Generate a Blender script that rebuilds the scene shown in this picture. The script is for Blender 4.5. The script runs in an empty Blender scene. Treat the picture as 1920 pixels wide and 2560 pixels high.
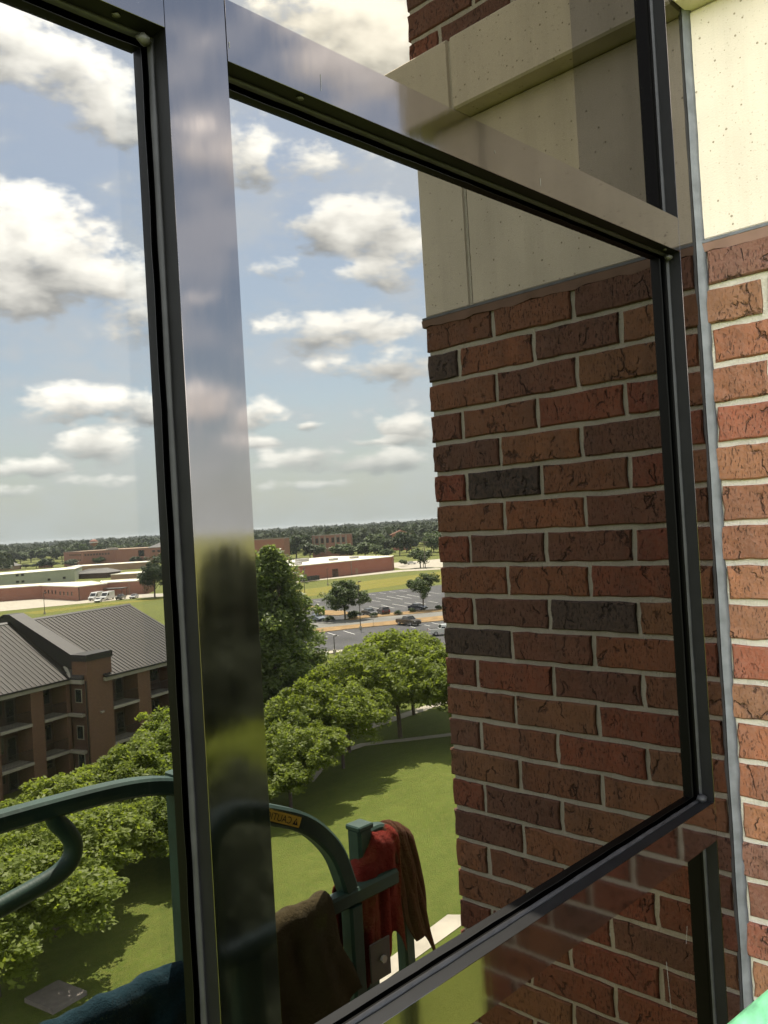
import bpy, math, random
import numpy as np
from mathutils import Vector, Matrix

rnd = random.Random(7)
npr = np.random.RandomState(7)
SC = bpy.context.scene
COL = SC.collection
R = math.radians

# ------------------------------------------------------------------ camera
EYE = Vector((0.0, -0.61, 0.0))
YAW, PITCH, ROLL, FPX = R(44.21), R(0.678), R(-3.341), 2116.3
fw = Vector((math.cos(PITCH) * math.cos(YAW), math.cos(PITCH) * math.sin(YAW), math.sin(PITCH)))
rt = Vector((math.sin(YAW), -math.cos(YAW), 0))
upv = rt.cross(fw)
cr = math.cos(ROLL) * rt + math.sin(ROLL) * upv
cu = -math.sin(ROLL) * rt + math.cos(ROLL) * upv
cam = bpy.data.cameras.new("camera")
cam.sensor_fit = 'VERTICAL'
cam.sensor_height = 24.0
cam.lens = 24.0 * FPX / 2560.0
cam.clip_start = 0.05
cam.clip_end = 12000
camo = bpy.data.objects.new("camera", cam)
camo.matrix_world = Matrix(((cr.x, cu.x, -fw.x, EYE.x), (cr.y, cu.y, -fw.y, EYE.y), (cr.z, cu.z, -fw.z, EYE.z), (0, 0, 0, 1)))
COL.objects.link(camo)
SC.camera = camo

# ------------------------------------------------------------------ light
SUN_EL, SUN_AZ = R(62), R(42)          # azimuth clockwise from +y
sdir = Vector((math.sin(SUN_AZ) * math.cos(SUN_EL), math.cos(SUN_AZ) * math.cos(SUN_EL), math.sin(SUN_EL)))
sl = bpy.data.lights.new("sun", 'SUN')
sl.energy = 4.9
sl.angle = R(0.53)
sl.color = (1.0, 0.94, 0.84)
so = bpy.data.objects.new("sun", sl)
so.rotation_euler = sdir.to_track_quat('Z', 'Y').to_euler()
COL.objects.link(so)

SC.view_settings.view_transform = 'Standard'
SC.view_settings.look = 'None'
SC.view_settings.gamma = 1
SC.view_settings.use_curve_mapping = False
SC.view_settings.exposure = 3.42

SKY_STRENGTH = 0.08
CLOUD_LIT = 9.6      # radiance of a sunlit cloud top before SKY_STRENGTH
CLOUD_GREY = 3.0

world = bpy.data.worlds.new("World")
SC.world = world
world.use_nodes = True
NT = world.node_tree
NT.nodes.clear()


def wn(t, **k):
    n = NT.nodes.new(t)
    for a, b in k.items():
        setattr(n, a, b)
    return n


def wl(a, b):
    NT.links.new(a, b)


def wset(sock, v):
    if isinstance(v, bpy.types.NodeSocket):
        wl(v, sock)
    else:
        sock.default_value = v


def wm(op, a, b=None, c=None, clamp=False):
    n = wn('ShaderNodeMath', operation=op, use_clamp=clamp)
    for i, v in enumerate((a, b, c)):
        if v is not None:
            wset(n.inputs[i], v)
    return n.outputs[0]


def wv(op, a, b=None, c=None):
    n = wn('ShaderNodeVectorMath', operation=op)
    for i, v in enumerate((a, b, c)):
        if v is not None:
            wset(n.inputs[i], v)
    return n.outputs['Value'] if op == 'DOT_PRODUCT' else n.outputs[0]


sky = wn('ShaderNodeTexSky', sky_type='NISHITA', sun_disc=False, sun_elevation=SUN_EL, sun_rotation=SUN_AZ, altitude=200, air_density=1.0, dust_density=2.2, ozone_density=1.0)
tc = wn('ShaderNodeTexCoord')
sx = wn('ShaderNodeSeparateXYZ')
wl(tc.outputs['Generated'], sx.inputs[0])
X_, Y_, Z_ = sx.outputs
AY = wm('ABSOLUTE', Y_)                 # the sky is alike on both sides of the glass wall
AZ = wm('MULTIPLY', wm('ARCTAN2', AY, X_), 180 / math.pi)
EL = wm('MULTIPLY', wm('ARCSINE', Z_), 180 / math.pi)
dirv = wn('ShaderNodeCombineXYZ')
wl(X_, dirv.inputs[0]); wl(AY, dirv.inputs[1]); wl(Z_, dirv.inputs[2])
# clouds get finer towards the horizon: stretch elevation
st = wn('ShaderNodeCombineXYZ')
wl(AZ, st.inputs[0])
wl(wm('MULTIPLY', EL, 1.7), st.inputs[1])


def wnoise(vec, scale, detail=6, rough=0.55, dist=0.0):
    n = wn('ShaderNodeTexNoise')
    n.inputs['Scale'].default_value = scale
    n.inputs['Detail'].default_value = detail
    n.inputs['Roughness'].default_value = rough
    n.inputs['Distortion'].default_value = dist
    wl(vec, n.inputs['Vector'])
    return n.outputs['Fac']


n1 = wnoise(st.outputs[0], 0.34, 10, 0.6)
off = wv('ADD', st.outputs[0], (0.10, -1.1, 0.0))
n1b = wnoise(off, 0.30, 4, 0.55)
n2 = wnoise(st.outputs[0], 0.085, 5, 0.5)
warp = wn('ShaderNodeTexNoise')
warp.inputs['Scale'].default_value = 0.22
warp.inputs['Detail'].default_value = 5
wl(st.outputs[0], warp.inputs['Vector'])
ae = wn('ShaderNodeCombineXYZ')
wl(AZ, ae.inputs[0]); wl(EL, ae.inputs[1])
wsub = wv('SUBTRACT', warp.outputs['Color'], (0.5, 0.5, 0.5))
AEW = wv('MULTIPLY_ADD', wsub, (4.2, 1.7, 0.0), ae.outputs[0])

# cumulus seen from the window: azimuth, elevation, half width, half height (degrees), density
CLOUDS = [(65.8, 28.9, 3.0, 2.2, 1), (63.1, 27.9, 2.2, 1.9, 1), (61.1, 26.5, 2.2, 2.0, 1), (60.3, 25.3, 1.9, 1.3, 0.8), (66.1, 19.1, 4.1, 2.4, 1.15), (66.8, 16.5, 4.7, 2.5, 1.2), (63.1, 17.2, 2.8, 1.9, 1), (60.7, 15.9, 2.7, 1.9, 1), (59.4, 13.9, 1.9, 1.6, 0.8), (63.4, 8.4, 3.6, 1.3, 1.0), (59.4, 8.3, 2.2, 1.2, 0.9), (62.8, 5.9, 2.5, 1.3, 1), (67.0, 4.5, 2.4, 0.8, 0.9), (62.9, 3.6, 2.4, 0.5, 0.7), (68.0, 3.0, 1.6, 0.4, 0.6), (52.0, 23.9, 1.9, 2.0, 0.9), (48.1, 23.5, 3.8, 1.3, 0.6), (45.3, 19.5, 3.9, 1.8, 1.15), (43.1, 18.1, 2.8, 1.9, 1.0), (44.2, 16.2, 3.4, 0.9, 0.6), (46.3, 12.9, 5.2, 1.3, 0.9), (43.6, 10.6, 3.8, 1.4, 0.8), (50.4, 17.0, 2.5, 0.9, 0.5), (42.0, 6.2, 1.9, 1.1, 1.1), (52.1, 7.7, 1.6, 1.1, 0.9), (48.4, 6.7, 0.9, 0.4, 0.8), (44.9, 4.0, 3.0, 0.8, 0.95), (49.9, 4.6, 2.8, 0.8, 0.8), (52.3, 6.0, 1.9, 0.6, 0.8), (43.9, 5.3, 2.4, 0.4, 0.8), (48.2, 2.7, 4.4, 0.4, 0.6), (43.9, 30.1, 4.4, 2.7, 1.15), (41.5, 28.7, 2.8, 1.9, 1.1), (48.2, 31.3, 2.5, 1.6, 0.8), (56.1, 8.6, 2.5, 1.3, 0.9), (54.9, 24.6, 1.9, 1.6, 0.7), (56.1, 15.0, 1.9, 0.9, 0.5)]
wsum, rsum, dmax = None, None, None
for (a, e, w, h, s) in CLOUDS:
    q = wv('MULTIPLY_ADD', AEW, (1 / (w * 1.4), 1 / (h * 1.4), 0), (-a / (w * 1.4), -e / (h * 1.4), 0))
    r2 = wv('DOT_PRODUCT', q, q)
    ww = wm('MULTIPLY', wm('MAXIMUM', wm('SUBTRACT', 1.0, r2), 0.0), s)
    sq = wn('ShaderNodeSeparateXYZ')
    wl(q, sq.inputs[0])
    rel = wm('MULTIPLY', sq.outputs[1], ww)
    wsum = ww if wsum is None else wm('ADD', wsum, ww)
    rsum = rel if rsum is None else wm('ADD', rsum, rel)
    dmax = ww if dmax is None else wm('MAXIMUM', dmax, ww)
relh = wm('DIVIDE', rsum, wm('ADD', wsum, 0.02))
# clouds of the rest of the sky, and thin ones everywhere
gate = wn('ShaderNodeMapRange', interpolation_type='SMOOTHSTEP')
wset(gate.inputs['Value'], wm('MAXIMUM', wm('ABSOLUTE', wm('MULTIPLY', wm('SUBTRACT', AZ, 54.0), 1 / 16.0)), wm('MULTIPLY', EL, 1 / 33.0)))
gate.inputs['From Min'].default_value = 0.95
gate.inputs['From Max'].default_value = 1.3
gen = wm('MULTIPLY', wm('MULTIPLY', wm('SUBTRACT', n2, 0.44), 7.0), gate.outputs[0])
dens0 = wm('MAXIMUM', dmax, wm('MINIMUM', gen, 1.0))
dens = wm('ADD', dens0, wm('MULTIPLY', wm('SUBTRACT', n1, 0.5), 2.3))
alpha = wn('ShaderNodeMapRange', interpolation_type='SMOOTHSTEP')
wset(alpha.inputs['Value'], dens)
alpha.inputs['From Min'].default_value = 0.22
alpha.inputs['From Max'].default_value = 0.88
thin = wn('ShaderNodeMapRange', interpolation_type='SMOOTHSTEP')
wset(thin.inputs['Value'], wm('ADD', n2, wm('MULTIPLY', wm('SUBTRACT', n1, 0.5), 0.5)))
thin.inputs['From Min'].default_value = 0.36
thin.inputs['From Max'].default_value = 0.68
thin.inputs['To Min'].default_value = 0.12
thin.inputs['To Max'].default_value = 0.62
# light tops, grey undersides, and relief from the noise
lit = wm('ADD', wm('MULTIPLY', relh, 1.0), wm('MULTIPLY', wm('SUBTRACT', n1, n1b), 1.25))
lit = wm('SUBTRACT', wm('ADD', lit, wm('MULTIPLY_ADD', gate.outputs[0], 0.2, 0.62)), wm('MULTIPLY', wm('MAXIMUM', wm('SUBTRACT', dens, 0.95), 0.0), 0.15), clamp=True)
ccol = wn('ShaderNodeMix', data_type='RGBA')
wset(ccol.inputs[0], lit)
ccol.inputs[6].default_value = (CLOUD_GREY * 0.98, CLOUD_GREY, CLOUD_GREY * 1.02, 1)
ccol.inputs[7].default_value = (CLOUD_LIT, CLOUD_LIT * 0.985, CLOUD_LIT * 0.94, 1)
# clouds away from the sun brightened, as added fill for the shaded wall
front = wm('MULTIPLY_ADD', X_, -0.55, 1.33)
cf = wn('ShaderNodeVectorMath', operation='SCALE')
wl(ccol.outputs[2], cf.inputs[0])
wl(front, cf.inputs['Scale'])
skd = wn('ShaderNodeMix', data_type='RGBA', blend_type='MULTIPLY')
skd.inputs[0].default_value = 1.0
wl(sky.outputs[0], skd.inputs[6])
skd.inputs[7].default_value = (0.88, 0.89, 0.86, 1)
m1 = wn('ShaderNodeMix', data_type='RGBA')
wl(thin.outputs[0], m1.inputs[0])
wl(skd.outputs[2], m1.inputs[6])
m1.inputs[7].default_value = (CLOUD_LIT * 0.5, CLOUD_LIT * 0.53, CLOUD_LIT * 0.57, 1)
m2 = wn('ShaderNodeMix', data_type='RGBA')
wl(alpha.outputs[0], m2.inputs[0])
wl(m1.outputs[2], m2.inputs[6])
wl(cf.outputs[0], m2.inputs[7])
# air between: low clouds fade into the pale horizon
hz = wn('ShaderNodeMapRange', interpolation_type='SMOOTHSTEP')
wset(hz.inputs['Value'], EL)
hz.inputs['From Min'].default_value = -1.0
hz.inputs['From Max'].default_value = 9.0
hz.inputs['To Min'].default_value = 0.78
hz.inputs['To Max'].default_value = 0.0
m3 = wn('ShaderNodeMix', data_type='RGBA')
wl(hz.outputs[0], m3.inputs[0])
wl(m2.outputs[2], m3.inputs[6])
m3.inputs[7].default_value = (4.3, 4.9, 5.0, 1)
bg = wn('ShaderNodeBackground')
bg.inputs['Strength'].default_value = SKY_STRENGTH
wl(m3.outputs[2], bg.inputs['Color'])
wo = wn('ShaderNodeOutputWorld')
wl(bg.outputs[0], wo.inputs['Surface'])

SC.cycles.min_transparent_bounces = 16
SC.cycles.min_light_bounces = 3
SC.cycles.transparent_max_bounces = 24
SC.cycles.max_bounces = 7
SC.cycles.diffuse_bounces = 3
SC.cycles.glossy_bounces = 3
SC.cycles.sample_clamp_indirect = 6


# ------------------------------------------------------------------ materials
class Mat:
    def __init__(self, name):
        self.m = bpy.data.materials.new(name)
        self.m.use_nodes = True
        self.t = self.m.node_tree
        self.b = self.t.nodes['Principled BSDF']
        self.o = self.t.nodes['Material Output']

    def n(self, t, **k):
        x = self.t.nodes.new(t)
        for a, b in k.items():
            setattr(x, a, b)
        return x

    def l(self, a, b):
        self.t.links.new(a, b)

    def coord(self, kind='Object', scale=(1, 1, 1), loc=(0, 0, 0), rot=(0, 0, 0)):
        c = self.n('ShaderNodeTexCoord')
        mp = self.n('ShaderNodeMapping')
        mp.inputs['Scale'].default_value = scale
        mp.inputs['Location'].default_value = loc
        mp.inputs['Rotation'].default_value = rot
        self.l(c.outputs[kind], mp.inputs[0])
        return mp.outputs[0]

    def noise(self, vec, scale, detail=4, rough=0.55):
        x = self.n('ShaderNodeTexNoise')
        x.inputs['Scale'].default_value = scale
        x.inputs['Detail'].default_value = detail
        x.inputs['Roughness'].default_value = rough
        if vec is not None:
            self.l(vec, x.inputs['Vector'])
        return x.outputs['Fac']

    def ramp(self, fac, stops):
        x = self.n('ShaderNodeValToRGB')
        el = x.color_ramp.elements
        while len(el) < len(stops):
            el.new(0.5)
        for i, (p, c) in enumerate(stops):
            el[i].position = p
            el[i].color = (*c, 1) if len(c) == 3 else c
        self.l(fac, x.inputs[0])
        return x.outputs[0]

    def mix(self, fac, a, b, blend='MIX'):
        x = self.n('ShaderNodeMix', data_type='RGBA', blend_type=blend)
        for i, v in ((0, fac), (6, a), (7, b)):
            if isinstance(v, bpy.types.NodeSocket):
                self.l(v, x.inputs[i])
            else:
                x.inputs[i].default_value = v if i == 0 else ((*v, 1) if len(v) == 3 else v)
        return x.outputs[2]

    def math(self, op, a, b=0.0):
        x = self.n('ShaderNodeMath', operation=op)
        for i, v in ((0, a), (1, b)):
            if isinstance(v, bpy.types.NodeSocket):
                self.l(v, x.inputs[i])
            else:
                x.inputs[i].default_value = v
        return x.outputs[0]

    def bump(self, h, strength=0.3, dist=0.01):
        x = self.n('ShaderNodeBump')
        x.inputs['Strength'].default_value = strength
        x.inputs['Distance'].default_value = dist
        self.l(h, x.inputs['Height'])
        self.l(x.outputs[0], self.b.inputs['Normal'])

    def set(self, color=None, rough=None, metal=None, spec=None):
        if color is not None:
            if isinstance(color, bpy.types.NodeSocket):
                self.l(color, self.b.inputs['Base Color'])
            else:
                self.b.inputs['Base Color'].default_value = (*color, 1)
        for k, v in (('Roughness', rough), ('Metallic', metal), ('Specular IOR Level', spec)):
            if v is None:
                continue
            if isinstance(v, bpy.types.NodeSocket):
                self.l(v, self.b.inputs[k])
            else:
                self.b.inputs[k].default_value = v
        return self


def plain(name, c, rough=0.7, metal=0.0, var=0.18, scale=3.0, spec=0.4):
    M = Mat(name)
    f = M.noise(M.coord(), scale, 5)
    lo = tuple(x * (1 - var) for x in c)
    hi = tuple(min(1, x * (1 + var)) for x in c)
    M.set(M.ramp(f, [(0.3, lo), (0.7, hi)]), rough, metal, spec)
    return M.m


def leaf_mat(name, dark, light, trans=0.45, rough=0.55):
    M = Mat(name)
    g = M.n('ShaderNodeNewGeometry')
    oi = M.n('ShaderNodeObjectInfo')
    f = M.math('ADD', M.math('MULTIPLY', g.outputs['Random Per Island'], 0.75), M.math('MULTIPLY', oi.outputs['Random'], 0.25))
    col = M.ramp(f, [(0.0, dark), (0.55, tuple((a + b) / 2 for a, b in zip(dark, light))), (1.0, light)])
    M.set(col, rough, 0, 0.35)
    tr = M.n('ShaderNodeBsdfTranslucent')
    M.l(M.mix(0.5, col, (light[0] * 1.25, light[1] * 1.25, light[2] * 0.5)), tr.inputs[0])
    mx = M.n('ShaderNodeMixShader')
    mx.inputs[0].default_value = trans
    M.l(M.b.outputs[0], mx.inputs[1])
    M.l(tr.outputs[0], mx.inputs[2])
    M.l(mx.outputs[0], M.o.inputs['Surface'])
    return M.m


def glass_mat(name, tint, gloss=0.0012):
    M = Mat(name)
    M.t.nodes.remove(M.b)
    t = M.n('ShaderNodeBsdfTransparent')
    t.inputs[0].default_value = (*tint, 1)
    g = M.n('ShaderNodeBsdfGlossy')
    g.inputs['Roughness'].default_value = 0.0
    g.inputs['Color'].default_value = (0.9, 0.92, 0.95, 1)
    mx = M.n('ShaderNodeMixShader')
    mx.inputs[0].default_value = gloss
    M.l(t.outputs[0], mx.inputs[1])
    M.l(g.outputs[0], mx.inputs[2])
    M.l(mx.outputs[0], M.o.inputs['Surface'])
    return M.m


def brick_far(name, c1, c2, mortar, scale=1.0):
    M = Mat(name)
    c = M.n('ShaderNodeTexCoord')
    s = M.n('ShaderNodeSeparateXYZ')
    M.l(c.outputs['Object'], s.inputs[0])
    v = M.n('ShaderNodeCombineXYZ')
    M.l(M.math('ADD', s.outputs[0], s.outputs[1]), v.inputs[0])
    M.l(s.outputs[2], v.inputs[1])
    b = M.n('ShaderNodeTexBrick')
    M.l(v.outputs[0], b.inputs['Vector'])
    b.inputs['Scale'].default_value = scale
    b.inputs['Brick Width'].default_value = 0.21
    b.inputs['Row Height'].default_value = 0.07
    b.inputs['Mortar Size'].default_value = 0.008
    b.inputs['Color1'].default_value = (*c1, 1)
    b.inputs['Color2'].default_value = (*c2, 1)
    b.inputs['Mortar'].default_value = (*mortar, 1)
    b.inputs['Bias'].default_value = -0.2
    f = M.noise(c.outputs['Object'], 0.35, 4)
    M.set(M.mix(M.math('MULTIPLY', f, 0.5), b.outputs[0], (c1[0] * .6, c1[1] * .6, c1[2] * .6)), 0.85, 0, 0.2)
    return M.m


# near brick: colour per brick from the object, gouges and pits in the clay
def make_brick_mat():
    M = Mat('wire_cut_brick')
    oi = M.n('ShaderNodeObjectInfo')
    tcn = M.n('ShaderNodeTexCoord')
    ad = M.n('ShaderNodeVectorMath', operation='ADD')
    M.l(tcn.outputs['Object'], ad.inputs[0])
    sc = M.n('ShaderNodeVectorMath', operation='SCALE')
    sc.inputs[0].default_value = (37.0, 91.0, 53.0)
    M.l(oi.outputs['Random'], sc.inputs['Scale'])
    M.l(sc.outputs[0], ad.inputs[1])
    v = ad.outputs[0]
    mp = M.n('ShaderNodeMapping')
    M.l(v, mp.inputs[0])
    mp.inputs['Scale'].default_value = (1, 1, 0.33)
    broad = M.noise(mp.outputs[0], 22, 3, 0.5)
    fine = M.noise(v, 160, 5, 0.65)
    pits = M.ramp(M.noise(mp.outputs[0], 330, 3, 0.6), [(0.355, (1, 1, 1)), (0.41, (0, 0, 0))])
    # drag marks: thin dark lines along warped directions
    dv = M.n('ShaderNodeMapping')
    M.l(v, dv.inputs[0])
    dv.inputs['Rotation'].default_value = (R(28), 0, 0)
    dv.inputs['Scale'].default_value = (1, 1.0, 0.45)
    vo = M.n('ShaderNodeTexVoronoi', feature='DISTANCE_TO_EDGE')
    vo.inputs['Scale'].default_value = 20
    wv_ = M.n('ShaderNodeVectorMath', operation='MULTIPLY_ADD')
    nz = M.n('ShaderNodeTexNoise')
    nz.inputs['Scale'].default_value = 45
    nz.inputs['Detail'].default_value = 4
    M.l(v, nz.inputs['Vector'])
    M.l(nz.outputs['Color'], wv_.inputs[0])
    wv_.inputs[1].default_value = (0.03, 0.03, 0.03)
    M.l(dv.outputs[0], wv_.inputs[2])
    M.l(wv_.outputs[0], vo.inputs['Vector'])
    gate_ = M.ramp(M.noise(v, 30, 2), [(0.52, (0, 0, 0)), (0.60, (1, 1, 1))])
    line = M.ramp(vo.outputs['Distance'], [(0.0, (1, 1, 1)), (0.04, (0, 0, 0))])
    slash = M.math('MULTIPLY', line, gate_)
    lite = M.math('MULTIPLY', M.ramp(M.noise(v, 13, 3), [(0.55, (0, 0, 0)), (0.75, (1, 1, 1))]), 0.35)
    base = M.mix(lite, oi.outputs['Color'], M.mix(0.5, oi.outputs['Color'], (0.22, 0.115, 0.068)))
    base = M.mix(M.math('MULTIPLY', M.ramp(broad, [(0.42, (0, 0, 0)), (0.7, (1, 1, 1))]), 0.55), base, M.mix(0.65, base, (0.045, 0.030, 0.026)))
    base = M.mix(M.math('MULTIPLY', M.ramp(fine, [(0.4, (0, 0, 0)), (0.62, (1, 1, 1))]), 0.6), base, M.mix(0.5, base, (0.17, 0.105, 0.08)))
    pits = M.math('MULTIPLY', pits, M.ramp(M.noise(v, 17, 3), [(0.36, (0.15, 0.15, 0.15)), (0.58, (1, 1, 1))]))
    base = M.mix(M.math('MULTIPLY', pits, 0.6), base, (0.018, 0.011, 0.009))
    base = M.mix(M.math('MULTIPLY', slash, 0.55), base, (0.019, 0.011, 0.009))
    M.set(base, 0.82, 0, 0.25)
    h = M.math('SUBTRACT', M.math('ADD', M.math('MULTIPLY', fine, 0.35), broad), M.math('ADD', M.math('MULTIPLY', slash, 1.2), M.math('MULTIPLY', pits, 0.6)))
    M.bump(h, 1.0, 0.005)
    return M.m


def make_mortar():
    M = Mat('mortar')
    v = M.coord()
    a = M.noise(v, 9, 4)
    b = M.noise(v, 260, 4, 0.7)
    c = M.mix(b, M.ramp(a, [(0.3, (0.26, 0.232, 0.195)), (0.7, (0.38, 0.34, 0.285))]), (0.47, 0.43, 0.37))
    M.set(c, 0.9, 0, 0.2)
    M.bump(M.math('ADD', b, a), 0.9, 0.004)
    return M.m


def make_stone(name, c):
    M = Mat(name)
    v = M.coord()
    vo = M.n('ShaderNodeTexVoronoi')
    vo.inputs['Scale'].default_value = 85
    vo.inputs['Randomness'].default_value = 1
    M.l(v, vo.inputs['Vector'])
    cs = M.n('ShaderNodeSeparateColor')
    M.l(vo.outputs['Color'], cs.inputs[0])
    sel = M.math('GREATER_THAN', M.math('ADD', cs.outputs[0], M.math('MULTIPLY', M.noise(v, 4, 3), .6)), 0.98)
    sz = M.math('MULTIPLY', cs.outputs[1], 0.14)
    dot = M.math('LESS_THAN', vo.outputs['Distance'], M.math('ADD', sz, 0.05))
    pit = M.math('MULTIPLY', sel, dot)
    br = M.noise(v, 5, 5)
    fi = M.noise(v, 300, 3, 0.7)
    col = M.ramp(br, [(0.3, tuple(x * .88 for x in c)), (0.7, tuple(min(1, x * 1.06) for x in c))])
    col = M.mix(M.math('MULTIPLY', fi, 0.3), col, tuple(x * 0.72 for x in c))
    stk = M.ramp(M.noise(M.coord('Object', (6, 9, .7)), 1.6, 5, .65), [(0.45, (0, 0, 0)), (0.75, (1, 1, 1))])
    fl = M.ramp(M.noise(v, 190, 2, .5), [(0.30, (1, 1, 1)), (0.36, (0, 0, 0))])
    col = M.mix(M.math('MULTIPLY', fl, 0.45), col, tuple(x * .5 for x in c))
    col = M.mix(M.math('MULTIPLY', stk, 0.42), col, tuple(x * .6 for x in c))
    col = M.mix(M.math('MULTIPLY', pit, 0.75), col, (0.13, 0.10, 0.06))
    M.set(col, 0.88, 0, 0.2)
    M.bump(M.math('SUBTRACT', M.math('MULTIPLY', fi, 0.6), pit), 0.5, 0.002)
    return M.m


def make_anodised():
    M = Mat('polished_anodised_aluminium')
    v = M.coord('Object', (40, 40, 2.2))
    s = M.noise(v, 3.0, 4, 0.6)
    w = M.noise(M.coord('Object', (1, 1, 1)), 9, 3)
    M.set(M.ramp(w, [(0.3, (0.096, 0.085, 0.080)), (0.7, (0.104, 0.092, 0.086))]), M.ramp(s, [(0.3, (0.05, 0.05, 0.05)), (0.75, (0.085, 0.085, 0.085))]), 1.0)
    M.bump(M.math('ADD', M.noise(M.coord('Object', (14, 14, 5)), 1.0, 3), M.math('MULTIPLY', s, 0.02)), 0.04, 0.004)
    return M.m


def make_grass(name, a, b, c, s1=0.35, s2=6.0):
    M = Mat(name)
    v = M.coord()
    big = M.noise(v, s1, 6, 0.6)
    med = M.noise(v, s2 * .25, 4, 0.6)
    fin = M.noise(M.coord('Object', (1, 1, 1), (3, 7, 0), (0, 0, 0.6)), s2 * 2.2, 5, 0.75)
    col = M.ramp(big, [(0.32, a), (0.52, b), (0.72, c)])
    col = M.mix(M.math('MULTIPLY', M.ramp(med, [(0.4, (0, 0, 0)), (0.62, (1, 1, 1))]), 0.6), col, tuple(x * 0.6 for x in b))
    fm = M.ramp(fin, [(0.35, (0, 0, 0)), (0.68, (1, 1, 1))])
    col = M.mix(M.math('MULTIPLY', fm, 0.6), col, (b[0] * 1.6, b[1] * 1.5, b[2] * 1.3))
    tuft = M.noise(M.coord('Object', (1, 1, 1), (9, 2, 0)), s2 * .42, 7, 0.75)
    col = M.mix(M.math('MULTIPLY', M.ramp(tuft, [(0.44, (0, 0, 0)), (0.60, (1, 1, 1))]), 0.7), col, (b[0] * 1.45, b[1] * 1.15, b[2] * 1.5))
    col = M.mix(M.math('MULTIPLY', M.ramp(M.noise(M.coord('Object', (.10, 1.1, 1), (0, 0, 0), (0, 0, 0.55)), s2 * .22, 3, .5), [(0.4, (0, 0, 0)), (0.6, (1, 1, 1))]), 0.22), col, (b[0] * .7, b[1] * .75, b[2] * .7))
    M.set(col, 0.9, 0, 0.15)
    M.bump(fin, 1.0, 0.2)
    return M.m


MB_BRICK = make_brick_mat()
M_MORTAR = make_mortar()
M_STONE = make_stone('pitted_cast_stone', (0.53, 0.462, 0.385))
M_FRAME = make_anodised()
M_BLACK = plain('black_frame_return', (0.0035, 0.0035, 0.0038), 0.45, 0, 0.25, 30, 0.16)
M_GASKET = plain('grey_rubber_gasket', (0.011, 0.011, 0.012), 0.5, 0, 0.3, 60, 0.2)
M_SEAL = plain('blue_grey_sealant', (0.075, 0.077, 0.085), 0.6, 0, 0.3, 35)
M_BSEAL = plain('brown_sealant', (0.15, 0.085, 0.066), 0.75, 0, 0.15, 18)
M_PUTTY = plain('dried_putty', (0.02, 0.019, 0.016), 0.6, 0, 0.3, 90)
M_PANE = glass_mat('tinted_glass', (0.605, 0.602, 0.592))
M_PANEW = glass_mat('warm_tinted_glass', (0.615, 0.605, 0.58))
M_PANEO = glass_mat('olive_tinted_glass', (0.64, 0.625, 0.59))
M_BAND = glass_mat('grey_reflection_tint', (0.955, 0.965, 0.975), 0.004)  # tints imitate the second reflection dropping out near a pane edge
M_BANDD = glass_mat('dark_reflection_tint', (0.80, 0.805, 0.86), 0.004)
M_GREEN = None


def make_paint():
    M = Mat('worn_green_paint')
    v = M.coord()
    a = M.noise(v, 14, 5, 0.6)
    s = M.noise(M.coord('Object', (30, 8, 8)), 4, 4, 0.7)
    c = M.ramp(a, [(0.3, (0.013, 0.034, 0.026)), (0.65, (0.022, 0.056, 0.043))])
    c = M.mix(M.math('MULTIPLY', M.ramp(s, [(0.58, (0, 0, 0)), (0.72, (1, 1, 1))]), 0.45), c, (0.075, 0.10, 0.095))
    M.set(c, 0.55, 0, 0.3)
    M.bump(s, 0.25, 0.002)
    return M.m


M_GREEN = make_paint()
M_MINT = plain('chipped_mint_paint', (0.08, 0.25, 0.13), 0.5, 0, 0.5, 90)


def make_cloth(name, c):
    M = Mat(name)
    v = M.coord()
    a = M.noise(v, 18, 4)
    f = M.noise(v, 420, 3, 0.7)
    M.set(M.mix(f, M.ramp(a, [(0.3, tuple(x * .7 for x in c)), (0.7, tuple(x * 1.15 for x in c))]), tuple(x * 1.5 for x in c)), 0.95, 0, 0.1)
    M.b.inputs['Sheen Weight'].default_value = 0.04
    M.bump(M.math('ADD', M.math('MULTIPLY', f, .4), M.math('ADD', a, M.noise(v, 60, 4, .6))), 1.0, 0.010)
    return M.m


M_RED = make_cloth('red_terry', (0.135, 0.016, 0.010))
M_RUST = make_cloth('rust_terry', (0.06, 0.022, 0.010))
M_OLIVE = make_cloth('olive_terry', (0.045, 0.034, 0.015))
M_BLUE = make_cloth('blue_terry', (0.006, 0.022, 0.030))

M_LAWN = make_grass('mown_lawn', (0.076, 0.112, 0.017), (0.108, 0.146, 0.024), (0.155, 0.182, 0.038), 0.22, 5)
M_FIELD = make_grass('rough_field', (0.075, 0.095, 0.018), (0.10, 0.12, 0.024), (0.14, 0.145, 0.035), 0.05, 2)
M_WEED = make_grass('weedy_field', (0.085, 0.105, 0.018), (0.15, 0.15, 0.025), (0.20, 0.17, 0.03), 0.25, 2)
M_ASPH = plain('asphalt', (0.05, 0.05, 0.053), 0.9, 0, 0.3, 0.15)
M_ASPH2 = plain('worn_asphalt', (0.15, 0.145, 0.13), 0.9, 0, 0.2, 0.2)
M_CONC = plain('concrete', (0.34, 0.31, 0.25), 0.9, 0, 0.15, 0.6)
M_MULCH = plain('tan_mulch', (0.23, 0.145, 0.06), 0.95, 0, 0.3, 0.5)
M_LINE = plain('white_line_paint', (0.6, 0.6, 0.57), 0.8)
M_SLABC = plain('grey_slab', (0.16, 0.14, 0.125), 0.9, 0, 0.25, 2.0)
M_BED = plain('brown_pavers', (0.16, 0.085, 0.055), 0.9, 0, 0.25, 3.0)

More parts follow.
